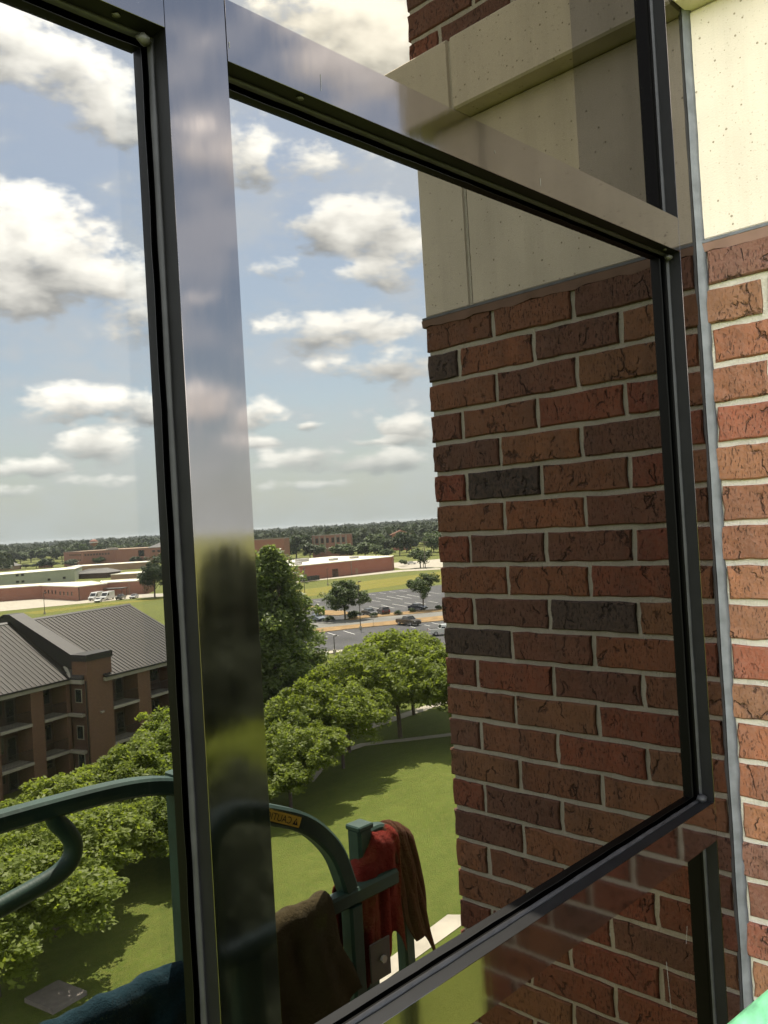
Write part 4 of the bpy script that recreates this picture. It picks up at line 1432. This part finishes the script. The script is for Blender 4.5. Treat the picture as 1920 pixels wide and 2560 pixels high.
def bay(s0, s1, wp, wb, flip):
    """one stack of recessed balconies between two pillars"""
    for li in range(2):
        zt = LEV[li + 1]
        sl = dm(s0 - .01, s1 + .01, wp - .12, wb, zt - .24, zt).build('balcony_slab', M_TRIM, dorm)
        m = MB()
        dm(s0, s1, wp - .02, wp + .02, zt + 1.02, zt + 1.06, m)
        dm(s0, s1, wp - .015, wp + .015, zt + .07, zt + .10, m)
        rl = m.build('railing', M_RAIL, dorm)
        m = MB()
        k = int((s1 - s0) / .13)
        for q in range(1, k):
            x = s0 + (s1 - s0) * q / k
            dm(x - .009, x + .009, wp - .009, wp + .009, zt + .08, zt + 1.03, m)
        tag(m.build('baluster', M_RAIL, rl), kind='stuff')
    for li in range(3):
        zt = LEV[li + 1]
        a = s0 + .25 if not flip else s1 - 1.65
        wf = dm(a, a + 1.4, wb - .05, wb - .004, zt + .85, zt + 2.25).build('window', M_WFRAME, dorm)
        for q in range(2):
            dm(a + .06 + .66 * q, a + .66 + .66 * q, wb - .065, wb - .052, zt + .92, zt + 2.18).build('pane', M_DWIN, wf)
        b = s1 - 1.15 if not flip else s0 + .2
        dr = dm(b, b + .95, wb - .05, wb - .004, zt + .0, zt + 2.1).build('door', M_WFRAME, dorm)
        dm(b + .12, b + .83, wb - .065, wb - .052, zt + .2, zt + 1.95).build('pane', M_DWIN, dr)


s = 51.74
cols = []
bays_l = [(48.93, 51.3), (44.62, 47.66), (40.3, 43.35), (36.0, 39.05), (31.7, 34.7), (27.4, 30.4)]
for i, (a, b) in enumerate(bays_l):
    bay(a, b, WLP, 60.6, i % 2 == 0)
for a, b in ((51.3, 51.72), (47.66, 48.93), (43.35, 44.62), (39.05, 40.3), (34.7, 36.0), (30.4, 31.7), (22, 27.4)):
    dm(a, b, WLP, 60.6, G, -12.36).build('pillar', M_DBRICK, dorm)
bays_r = [(54.55, 57.69), (59.26, 62.4)]
for i, (a, b) in enumerate(bays_r):
    bay(a, b, WR, 58.5, i % 2 == 1)
for a, b in ((57.69, 59.26), (62.4, 66.8)):
    dm(a, b, WR, 58.5, G, -12.46).build('pillar', M_DBRICK, dorm)
# the narrow return: slabs with pale edges, a downpipe and a window
for zt in LEV[1:3]:
    dm(51.30, 51.71, 57.0, 58.79, zt - .24, zt).build('balcony_slab', M_TRIM, dorm)
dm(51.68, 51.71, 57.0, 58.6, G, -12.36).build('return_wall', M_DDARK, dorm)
for zt in LEV[1:]:
    w = dm(51.64, 51.677, 57.3, 58.1, zt + .9, zt + 2.1).build('window', M_TRIM, dorm)
    dm(51.625, 51.638, 57.37, 58.03, zt + .97, zt + 2.03).build('pane', M_DWIN, w)
MB().tube([(51.62 - S0, 56.72 - W0, G), (51.62 - S0, 56.72 - W0, -12.1)], .06, 8).build('downpipe', M_RAIL, dorm)
dm(53.0, 53.35, WR - .2, WR - .05, -15.15, -15.0).build('wall_lamp', M_TRIM, pr_)


# ------------------------------------------------------------------ far buildings
def wall_poly(pts, h, name='wall'):
    m = MB()
    m.prism([(x, y, G - .5) for x, y in pts], (0, 0, h + .5))
    return m


def building(name, label, pts, h, wall, roof, para=.35, cat='building', group=None):
    root = empty(name, (0, 0, 0), label=label, cat=cat, group=group)
    w = wall_poly(pts, h).build('wall', wall, root)
    c = Vector((sum(p[0] for p in pts) / len(pts), sum(p[1] for p in pts) / len(pts)))
    ins = [c + (Vector(p) - c) * .992 for p in pts]
    MB().add([(p.x, p.y, G + h + .012) for p in ins], [tuple(range(len(ins)))]).build('roof', roof, root)
    m = MB()
    n = len(pts)
    for i in range(n):
        a, b = Vector(pts[i]), Vector(pts[(i + 1) % n])
        t = (b - a).normalized()
        o = Vector((t.y, -t.x)) * .12
        m.prism([(*(a + o), G + h - .1), (*(b + o), G + h - .1), (*(b - o), G + h - .1), (*(a - o), G + h - .1)], (0, 0, .32))
    m.build('parapet_cap', M_TRIM if roof is not M_WROOF else M_WROOF, root)
    return root


def face_box(root, name, a, b, u0, u1, z0, z1, mat, proud=.06, parent=None):
    """opening on the wall that runs a->b, u in metres along it; a->b has the outside on its right"""
    a, b = Vector(a), Vector(b)
    t = (b - a).normalized()
    o = Vector((t.y, -t.x))
    p, q = a + t * u0, a + t * u1
    m = MB().prism([(*(p + o * proud), G + z0), (*(q + o * proud), G + z0), (*(q - o * .2), G + z0), (*(p - o * .2), G + z0)], (0, 0, z1 - z0))
    return m.build(name, mat, parent or root)


# low red building behind the parking lot
A, B, C_ = (200.0, 258.5), (209.2, 247.5), (257.2, 246.7)
rb = building('red_brick_building', 'long low red brick building with a cream flat roof beyond the parking lot', [A, B, C_, (264.0, 252), (268.0, 296.0), (214, 300)], 5.7, M_FBRICK, M_WROOF)
d1 = face_box(rb, 'door', B, C_, 14.5, 17.6, 0, 3.2, M_WFRAME)
face_box(rb, 'door_panel', B, C_, 14.8, 17.3, 0.1, 3.0, M_DDARK, .10, d1)
face_box(rb, 'door', B, C_, 27.0, 28.2, 0, 2.6, M_TAN)
face_box(rb, 'downpipe', B, C_, 24.6, 24.8, 0, 5.5, M_TRIM, .15)
face_box(rb, 'downpipe', B, C_, .2, .42, 0, 5.5, M_TRIM, .15)
for (x, y, s_, h_) in ((218, 262, 2.2, .9), (232, 275, 3.0, 1.4), (238, 262, 1.8, 1.0), (250, 262, 1.8, .9), (214, 256, 1.0, .5)):
    MB().bbox(x - s_, x + s_, y - 1.2, y + 1.2, G + 5.72, G + 5.7 + h_, .12).build('roof_unit', M_UNIT, rb)
# dumpster
t = empty('dumpster', (205.7, 240.2, G + .06), .05, label='long brown open dumpster before the corner of the red brick building', cat='dumpster')
m = MB().box(-4.2, 4.2, -1.1, 1.1, .25, .4)
for y in (-1.1, 1.02):
    m.box(-4.2, 4.2, y, y + .08, .4, 1.9)
for x in (-4.2, 4.12):
    m.box(x, x + .08, -1.02, 1.02, .4, 1.9)
m.build('bin', M_STEEL, t)
rb_ = MB()
for k in range(7):
    rb_.box(-3.9 + k * 1.27, -3.75 + k * 1.27, -1.2, -1.1, .3, 1.9)
rb_.build('rib', M_STEEL, t)
# timber enclosure at the far right
t = empty('fence', (285, 248, G), label='dark brown board fence enclosure by the gravel lot', cat='fence')
for k in range(24):
    p = Vector((281.0, 238.5)).lerp(Vector((290, 231.5)), k / 23)
    MB().box(p.x - 285 - .2, p.x - 285 + .2, p.y - 248 - .05, p.y - 248 + .05, 0, 2.2 + .04 * (k % 3)).build('board', M_WOODP, t)
# buildings among the trees on the right
t = building('brick_building', 'brick building with pale columns among the trees on the right skyline', [(366, 423), (383, 404), (395, 415), (378, 434)], 14.0, M_FBRICK2, M_TAN)
for k in range(7):
    if k == 3:
        continue
    u = 1.0 + k * 3.5
    face_box(t, 'column', (366, 423), (383, 404), u, u + 1.0, 2, 13.4, M_TRIM, .6)
for k in range(6):
    w = face_box(t, 'window', (366, 423), (383, 404), 2.3 + k * 3.5, 4.1 + k * 3.5, 9.0, 12.2, M_DWIN, .05)
building('brick_building', 'flat brown brick building partly hidden just right of the mullion', [(268, 362), (281, 347), (292, 356), (279, 371)], 15.0, M_FBRICK2, M_TAN)
t = empty('gabled_house', (0, 0, 0), label='house with a red gable among the trees on the right', cat='house')
wall_poly([(433, 414), (442, 405), (452, 415), (443, 424)], 11.2).build('wall', M_FBRICK, t)
m = MB()
m.add([(432, 415, G + 11), (443, 404, G + 11), (437.5, 409.5, G + 14.2), (442, 425, G + 11), (453, 414, G + 11), (447.5, 419.5, G + 14.2)], [(0, 1, 2), (3, 5, 4), (0, 2, 5, 3), (1, 4, 5, 2), (0, 3, 4, 1)])
m.build('roof', M_FBRICK2, t)

# left: school and service buildings
a1, a2, a3, a4 = (108, 320), (132.2, 303.1), (131.7, 273.0), (143.1, 274.7)
t = building('brown_brick_building', 'low flat roofed brown brick building behind the service yard', [a1, a2, (131.9, 290), a3, a4, (150, 300), (140, 318), (118, 340)], 4.7, M_FBRICK2, M_WROOF)
for u in (4, 8, 12, 16):
    w = face_box(t, 'window', a2, (131.9, 290), u * .75, u * .75 + .9, 1.9, 3.3, M_WFRAME, .05)
    face_box(t, 'pane', a2, (131.9, 290), u * .75 + .1, u * .75 + .8, 2.0, 3.2, M_DWIN, .08, w)
for u in (2.5, 5.5, 8.5, 11.5):
    w = face_box(t, 'window', (131.9, 290), a3, u, u + .9, 1.6, 3.0, M_TRIM, .05)
    face_box(t, 'pane', (131.9, 290), a3, u + .1, u + .8, 1.7, 2.9, M_DWIN, .08, w)
face_box(t, 'corner_strip', a3, a4, .1, .35, 0, 4.6, M_WFRAME, .08)
t = building('brick_wing', 'brick wing with a cream roof behind the parked vans', [(143.4, 281), (146.5, 279.0), (156.5, 270.5), (166, 282), (152, 296)], 4.7, M_FBRICK2, M_WROOF)
face_box(t, 'downpipe', (146.5, 279), (156.5, 270.5), 6.4, 6.6, 0, 4.5, M_TRIM, .12)
t = empty('carport', (144.6, 273.5, G), -.96 + .0, label='dark flat carport roof over the parked vans', cat='carport')
MB().bbox(-4.2, 4.6, -2.2, 1.8, 2.75, 3.1, .04).build('canopy', M_STEEL, t)
for x in (-3.8, 4.2):
    for y in (-2.0, 1.5):
        MB().box(x - .08, x + .08, y - .08, y + .08, 0, 2.75).build('post', M_STEEL, t)
t = building('warehouse', 'pale grey green warehouse wall behind the low brown brick building', [(140, 412), (195.5, 408.4), (215, 440), (150, 446)], 6.0, M_PALE, M_WROOF)
for (u, z0) in ((29, 4.1), (31.5, 4.1), (29, .9), (31.5, .9), (44, .7), (51.5, .9)):
    w = face_box(t, 'window', (140, 412), (195.5, 408.4), u - 2, u - .6, z0 + .6, z0 + 1.7, M_WFRAME, .06)
    face_box(t, 'pane', (140, 412), (195.5, 408.4), u - 1.9, u - .7, z0 + .7, z0 + 1.6, M_DWIN, .09, w)
t = empty('hip_roofed_house', (0, 0, 0), label='small house with a dark hipped roof beside the warehouse', cat='house')
wall_poly([(204, 428), (213, 409), (224, 415), (215, 434)], 2.7).build('wall', M_DDARK, t)
m = MB()
m.add([(203, 429, G + 2.7), (213, 408, G + 2.7), (225.5, 414.5, G + 2.7), (215.5, 435.5, G + 2.7), (211, 424, G + 5.0), (217, 416, G + 5.0)], [(0, 1, 5, 4), (1, 2, 5), (2, 3, 4, 5), (3, 0, 4), (3, 2, 1, 0)])
m.build('roof', M_GREYROOF, t)
building('tan_building', 'long tan flat building behind the house with the hipped roof', [(240, 511), (279, 481), (292, 500), (255, 530)], 3.9, M_TAN, M_WROOF)
building('cream_roofed_building', 'low cream roofed building right of the hip roofed house', [(192, 365), (215, 338), (230, 350), (207, 378)], 3.4, M_TAN, M_WROOF)
# big three storey brick building far left
D1, D2, D3, D4, D5 = (305, 655), (300.1, 613.1), (320.7, 600.6), (330.0, 566.1), (345.5, 540.7)
t = building('school_building', 'big plain red brick building with strips of small windows on the left skyline', [D1, D2, D3, D4, D5, (375, 565), (350, 650)], 11.4, M_FBRICK2, M_TAN)
for k in range(9):
    if k < 6:
        face_box(t, 'window', D1, D2, 14 + k * 4.5, 16 + k * 4.5, 8.2, 9.6, M_DWIN, .08)
        face_box(t, 'window', D1, D2, 14 + k * 4.5, 16 + k * 4.5, 4.4, 5.6, M_DWIN, .08)
    face_box(t, 'window', D2, D3, 1.6 + k * 2.1, 2.9 + k * 2.1, 8.0, 9.4, M_DWIN, .08)
face_box(t, 'window', D3, D4, 24, 30, 5.6, 10.0, M_DWIN, .08)
for k in range(6):
    face_box(t, 'window', D4, D5, 2 + k * 4.2, 4.2 + k * 4.2, 8.0, 9.6, M_DWIN, .08)
    face_box(t, 'window', D4, D5, 2 + k * 4.2, 4.2 + k * 4.2, 3.6, 5.2, M_DWIN, .08)
t2 = MB()
t2.add([(333, 575, G + 11.5), (350, 545, G + 11.5), (364, 556, G + 11.5), (347, 586, G + 11.5), (345, 575, G + 15), (355, 556, G + 15)], [(0, 1, 5, 4), (1, 2, 5), (2, 3, 4, 5), (3, 0, 4)])
t2.build('hipped_roof', M_GREYROOF, t)
MB().box(318, 326, 606, 610, G + 11.5, G + 12.9).build('roof_unit', M_UNIT, t)
for i, (x, y, l, w, lab) in enumerate([(250, 690, 16, 10, 'grey roofed house at the left edge of the wooded skyline'), (268, 672, 20, 11, 'long grey roofed house left of the big distant brick building'), (296, 668, 14, 9, 'brick house with a pale roof edge beside the big distant brick building')]):
    t = empty('distant_house', (x, y, G), .25 * i + .5, label=lab, cat='house', group='distant houses')
    MB().box(-l / 2, l / 2, -w / 2, w / 2, 0, 3.2).build('wall', (M_FBRICK2, M_TAN, M_FBRICK2)[i], t)
    a, b = l / 2 + .5, w / 2 + .5
    MB().add([(-a, -b, 3.2), (a, -b, 3.2), (a, b, 3.2), (-a, b, 3.2), (-a + 3, 0, 6.2), (a - 3, 0, 6.2)], [(0, 1, 5, 4), (1, 2, 5), (2, 3, 4, 5), (3, 0, 4), (3, 2, 1, 0)]).build('roof', M_GREYROOF, t)
# water tower
t = empty('water_tower', (405.6, 802.8, G), label='small red and white water tower on the left skyline', cat='water tower')
MB().tube([(0, 0, 0), (0, 0, 14)], .8, 8).build('shaft', M_TRIM, t)
MB().tube([(0, 0, 13), (0, 0, 14.5), (0, 0, 17), (0, 0, 19), (0, 0, 20.2)], [.9, 3.2, 4.4, 3.4, .6], 14).build('tank', M_FBRICK2, t)
MB().tube([(0, 0, 16.6), (0, 0, 17.6)], 4.6, 14).build('white_band', M_LINE, t)


# ------------------------------------------------------------------ poles
def lamp_pole(x, y, h, lab, arm=True, cat='lamp post', group='lamp posts round the parking lot'):
    t = empty('lamp_post', (x, y, G), .4, label=lab, cat=cat, group=group)
    MB().tube([(0, 0, 0), (0, 0, .7)], .28, 10).build('base', M_CONC, t)
    MB().tube([(0, 0, .7), (0, 0, h)], [.09, .06], 8).build('pole', M_STEEL, t)
    MB().tube([(0, 0, h - .15), (.6, 0, h - .05)], .04, 6).build('arm', M_STEEL, t)
    MB().bbox(.45, 1.1, -.17, .17, h - .12, h + .06, .03).build('lamp_head', M_STEEL, t)


for (x, y, h, lab) in [(144.3, 170.5, 9.6, 'tall lamp post left of the wide parking lot tree'), (193.4, 216.3, 5.6, 'thin far lamp post in the weedy field'), (113.2, 117.6, 9.3, 'tall lamp post standing in front of the wide parking lot tree'), (90.6, 100.3, 2.8, 'short lamp post on the kerb nearest the bright green trees'), (104.0, 236.8, 6.1, 'lamp post at the edge of the service yard on the left')]:
    lamp_pole(x, y, h, lab)
t = empty('utility_pole', (266.7, 236.5, G), 2.2, label='wooden utility pole with a double crossarm right of the red building', cat='utility pole')
MB().tube([(0, 0, 0), (0, 0, 11.6)], [.2, .14], 8).build('pole', M_WOODP, t)
for z in (11.2, 10.9):
    MB().box(-1.6, 1.6, -.07 if z > 11 else -.2, .07 if z > 11 else -.08, z - .08, z + .08).build('crossarm', M_WOODP, t)
for x in (-1.4, -.6, .6, 1.4):
    MB().tube([(x, 0, 11.28), (x, 0, 11.55)], .06, 6).build('insulator', M_UNIT, t)
t = empty('utility_pole', (273.8, 243.9, G), 2.2, label='bare pole standing close behind the taller utility pole', cat='utility pole')
MB().tube([(0, 0, 0), (0, 0, 8.3)], [.17, .12], 8).build('pole', M_TRIM, t)
t = empty('road_sign', (118.3, 119.2, G), -.7, label='small pale sign on a thin post in the tan verge', cat='road sign')
MB().tube([(0, 0, 0), (0, 0, 2.1)], .035, 6).build('post', M_UNIT, t)
MB().bbox(-.3, .3, -.05, -.035, 1.6, 2.15, .005).build('panel', M_TRIM, t)


# ------------------------------------------------------------------ vehicles
def carpaint(name, c):
    M = Mat(name)
    M.set(c, .3, .2, .5)
    M.b.inputs['Coat Weight'].default_value = .6
    M.b.inputs['Coat Roughness'].default_value = .08
    return M.m


def sweep_profile(prof, w, inset=.0, crown=.06):
    """side profile (x,z) swept across the width with rounded flanks"""
    m = MB()
    n = len(prof)
    ys = [-w / 2, -w / 2 + .10, w / 2 - .10, w / 2]
    vs = []
    for k, y in enumerate(ys):
        f = .965 if k in (0, 3) else 1.0
        cx = sum(p[0] for p in prof) / n
        cz = sum(p[1] for p in prof) / n
        for (x, z) in prof:
            vs.append((cx + (x - cx) * f, y, cz + (z - cz) * f))
    fs = [tuple(range(n)), tuple(range(3 * n, 4 * n))[::-1]]
    for k in range(3):
        for i in range(n):
            j = (i + 1) % n
            fs.append((k * n + i, k * n + j, (k + 1) * n + j, (k + 1) * n + i))
    return m.add(vs, fs)


def cabin(prof, w0, w1):
    """glasshouse: bottom width w0, top width w1, prof (x,z) from front base over the roof to the rear base"""
    zb, zt = min(p[1] for p in prof), max(p[1] for p in prof)
    m = MB()
    n = len(prof)
    vs = []
    for s in (-1, 1):
        for (x, z) in prof:
            w = w0 + (w1 - w0) * (z - zb) / (zt - zb)
            vs.append((x, s * w / 2, z))
    fs = [tuple(range(n)), tuple(range(n, 2 * n))[::-1]] + [(i, (i + 1) % n, n + (i + 1) % n, n + i) for i in range(n)]
    return m.add(vs, fs)


def wheels(root, L, base, w, r, y_in=0.0):
    for x in (base / 2, -base / 2):
        for s in (-1, 1):
            wh = MB().tube([(x, s * (w / 2 - .22), r), (x, s * (w / 2 - .02), r), (x, s * (w / 2 + .01), r)], [r, r, r * .86], 16).build('wheel', M_RUBBER, root)
            MB().tube([(x, s * (w / 2 - .05), r), (x, s * (w / 2 + .022), r)], r * .6, 12).build('rim', M_RIM, wh)


def vehicle(kind, name, x, y, head, paint, label, group, scale=1.0, cat='car'):
    root = empty(name, (x, y, G + .06), head, label=label, cat=cat, group=group)
    root.scale = (scale,) * 3
    if kind == 'sedan':
        L, w, r = 4.6, 1.8, .32
        body = [(2.3, .35), (2.3, .62), (2.1, .74), (1.0, .90), (-1.6, .96), (-2.25, .90), (-2.3, .5), (-2.2, .3), (2.1, .25)]
        cab = [(1.0, .88), (.35, 1.40), (-.9, 1.43), (-1.7, .94)]
    elif kind == 'suv':
        L, w, r = 4.6, 1.88, .37
        body = [(2.3, .42), (2.3, .80), (2.1, .95), (1.05, 1.06), (-2.2, 1.10), (-2.3, .8), (-2.25, .35), (2.1, .3)]
        cab = [(1.0, 1.04), (.45, 1.62), (-1.75, 1.68), (-2.15, 1.08)]
    elif kind == 'pickup':
        L, w, r = 5.7, 1.98, .41
        body = [(2.85, .5), (2.85, 1.0), (2.7, 1.12), (1.25, 1.18), (-.9, 1.18), (-.9, 1.2), (-2.8, 1.2), (-2.85, .55), (-2.7, .45), (2.6, .4)]
        cab = [(1.3, 1.16), (.65, 1.80), (-.65, 1.84), (-.95, 1.18)]
    else:
        L, w, r = 5.9, 2.05, .36
        body = [(2.95, .45), (2.95, .95), (2.75, 1.15), (2.1, 1.30), (1.2, 2.30), (.9, 2.52), (-2.85, 2.56), (-2.95, 2.4), (-2.95, .4), (2.7, .32)]
        cab = None
    sweep_profile(body, w).build('body', paint, root)
    if cab:
        cabin(cab, w * .93, w * .74).build('cabin', paint, root)
        g = [(x_ * .992 + .0, z) for x_, z in cab]
        zb, zt = cab[0][1], cab[1][1]
        # glazing stands a hair proud of the pillars
        for s in (-1, 1):
            f = lambda z: s * ((w * .93 + (w * .74 - w * .93) * (z - zb) / (zt - zb)) / 2 + .006)
            x0, x1, x2, x3 = cab[0][0], cab[1][0], cab[2][0], cab[3][0]
            lo, hi = zb + .10, zt - .08
            fx = lambda z: x0 + (x1 - x0) * (z - zb) / (zt - zb) - .12
            rx = lambda z: x3 + (x2 - x3) * (z - zb) / (zt - zb) + .12
            mid = (x1 + x2) / 2
            for (xa, xb) in (((lambda z: mid + .04), fx), (rx, (lambda z: mid - .04))):
                p = [(xa(lo), f(lo), lo), (xb(lo), f(lo), lo), (xb(hi), f(hi), hi), (xa(hi), f(hi), hi)]
                MB().prism(p, (0, -s * .004, 0)).build('side_window', M_DWIN, root)
        for nm, (pa, pb) in (('windscreen', (cab[0], cab[1])), ('rear_window', (cab[3], cab[2]))):
            d = 1 if nm == 'windscreen' else -1
            q = []
            for t_, sg in ((.12, -1), (.12, 1), (.9, 1), (.9, -1)):
                x_ = pa[0] + (pb[0] - pa[0]) * t_ + d * .012
                z_ = pa[1] + (pb[1] - pa[1]) * t_ + .012
                ww = (w * .93 + (w * .74 - w * .93) * t_) / 2 - .07
                q.append((x_, sg * ww, z_))
            MB().prism(q, (-d * .004, 0, -.002)).build(nm, M_DWIN, root)
    else:
        for s in (-1, 1):
            MB().prism([(1.95, s * (w / 2 - .02), 1.36), (1.32, s * (w / 2 - .02), 2.1), (.6, s * (w / 2 - .02), 2.1), (.6, s * (w / 2 - .02), 1.36)], (0, s * .03, 0)).build('side_window', M_DWIN, root)
        MB().prism([(2.08, -.85, 1.36), (2.08, .85, 1.36), (1.34, .80, 2.22), (1.34, -.80, 2.22)], (.03, 0, .02)).build('windscreen', M_DWIN, root)
        MB().bbox(2.93, 2.985, -.6, .6, .55, .85, .01).build('grille', M_RUBBER, root)
    zl = {'sedan': .62, 'suv': .78, 'pickup': .92, 'van': .95}[kind]
    for s in (-1, 1):
        MB().bbox(L / 2 - .14, L / 2 + .008, s * (w / 2 - .28) - .17, s * (w / 2 - .28) + .17, zl - .09, zl + .07, .02).build('headlight', M_LAMPW, root)
        MB().bbox(-L / 2 - .008, -L / 2 + .1, s * (w / 2 - .22) - .12, s * (w / 2 - .22) + .12, zl - .08, zl + .16, .02).build('taillight', M_LAMPR, root)
    MB().bbox(L / 2 - .1, L / 2 + .03, -w / 2 + .12, w / 2 - .12, .34, .5, .02).build('bumper', M_RUBBER, root)
    if kind == 'pickup':
        MB().box(-2.7, -1.05, -w / 2 + .16, w / 2 - .16, 1.195, 1.212).build('bed_floor', M_RUBBER, root)
    wheels(root, L, {'sedan': 2.75, 'suv': 2.75, 'pickup': 3.6, 'van': 3.7}[kind], w, r)
    return root


P_DBL = carpaint('dark_blue_paint', (0.012, 0.016, 0.035))
P_BLK = carpaint('black_paint', (0.012, 0.012, 0.014))
P_BRN = carpaint('bronze_paint', (0.055, 0.043, 0.036))
P_GRB = carpaint('blue_grey_paint', (0.12, 0.15, 0.19))
P_WHT = carpaint('white_paint', (0.62, 0.62, 0.60))
P_MAR = carpaint('maroon_paint', (0.045, 0.016, 0.018))
P_SIL = carpaint('silver_paint', (0.35, 0.35, 0.36))
hd = math.atan2(-.92, -.40)
GRP = 'cars in the parking lot'
vehicle('sedan', 'parked_car', 120.7, 138.8, hd + .2, P_GRB, 'blue-grey car half hidden by a shrub left of the wide parking lot tree', GRP)
vehicle('suv', 'parked_car', 134.6, 132.3, hd + math.pi - .1, P_MAR, 'dark maroon car seen from behind between two round shrubs', GRP)
vehicle('sedan', 'parked_car', 132.1, 134.2, hd + .15, P_BLK, 'black car left of the maroon one in the parking lot', GRP)
vehicle('sedan', 'parked_car', 143.4, 129.9, hd + .5, P_DBL, 'dark blue car under the upright parking lot tree', GRP)
vehicle('pickup', 'pickup_truck', 121.6, 112.8, hd + .28, P_BRN, 'dark bronze crew cab pickup parked alone near the tan verge', 'pickups in the near parking lot', cat='pickup truck')
vehicle('pickup', 'pickup_truck', 113.9, 97.0, -.62, P_WHT, 'white pickup mostly hidden by the edge of the brick pier', 'pickups in the near parking lot', cat='pickup truck')
vehicle('van', 'cargo_van', 134.9, 267.2, -2.55, P_WHT, 'white high roofed van, the rear one of two beside the carport', 'white vans', 1.08, 'van')
vehicle('van', 'cargo_van', 136.9, 263.2, -2.55, P_WHT, 'white high roofed van in front of its twin beside the carport', 'white vans', 1.08, 'van')
vehicle('pickup', 'parked_car', 139.2, 258.4, -2.4, P_BLK, 'black pickup right of the two white vans', 'cars by the service yard', .95)
vehicle('sedan', 'parked_car', 143.0, 256.6, -2.4, P_SIL, 'silver car right of the black pickup in the service yard', 'cars by the service yard')
vehicle('sedan', 'parked_car', 131.0, 258.0, -2.2, P_WHT, 'white car partly behind the grass in front of the vans', 'cars by the service yard')
vehicle('sedan', 'parked_car', 291.4, 267.0, -.6, P_WHT, 'distant white car on the gravel lot', 'cars on the gravel lot')

# ------------------------------------------------------------------ air
hm = bpy.data.materials.new('summer_haze')
hm.use_nodes = True
hn = hm.node_tree
hn.nodes.clear()
ho = hn.nodes.new('ShaderNodeOutputMaterial')
hv = hn.nodes.new('ShaderNodeVolumePrincipled')
hv.inputs['Color'].default_value = (0.86, 0.92, 1.0, 1)
hv.inputs['Density'].default_value = 0.00006
hv.inputs['Anisotropy'].default_value = 0.2
hn.links.new(hv.outputs[0], ho.inputs['Volume'])
hzb = MB().box(-EXT - 50, EXT + 50, -EXT - 50, EXT + 50, G - 1.5, 9.0).build('haze', hm)
hzb['kind'] = 'stuff'
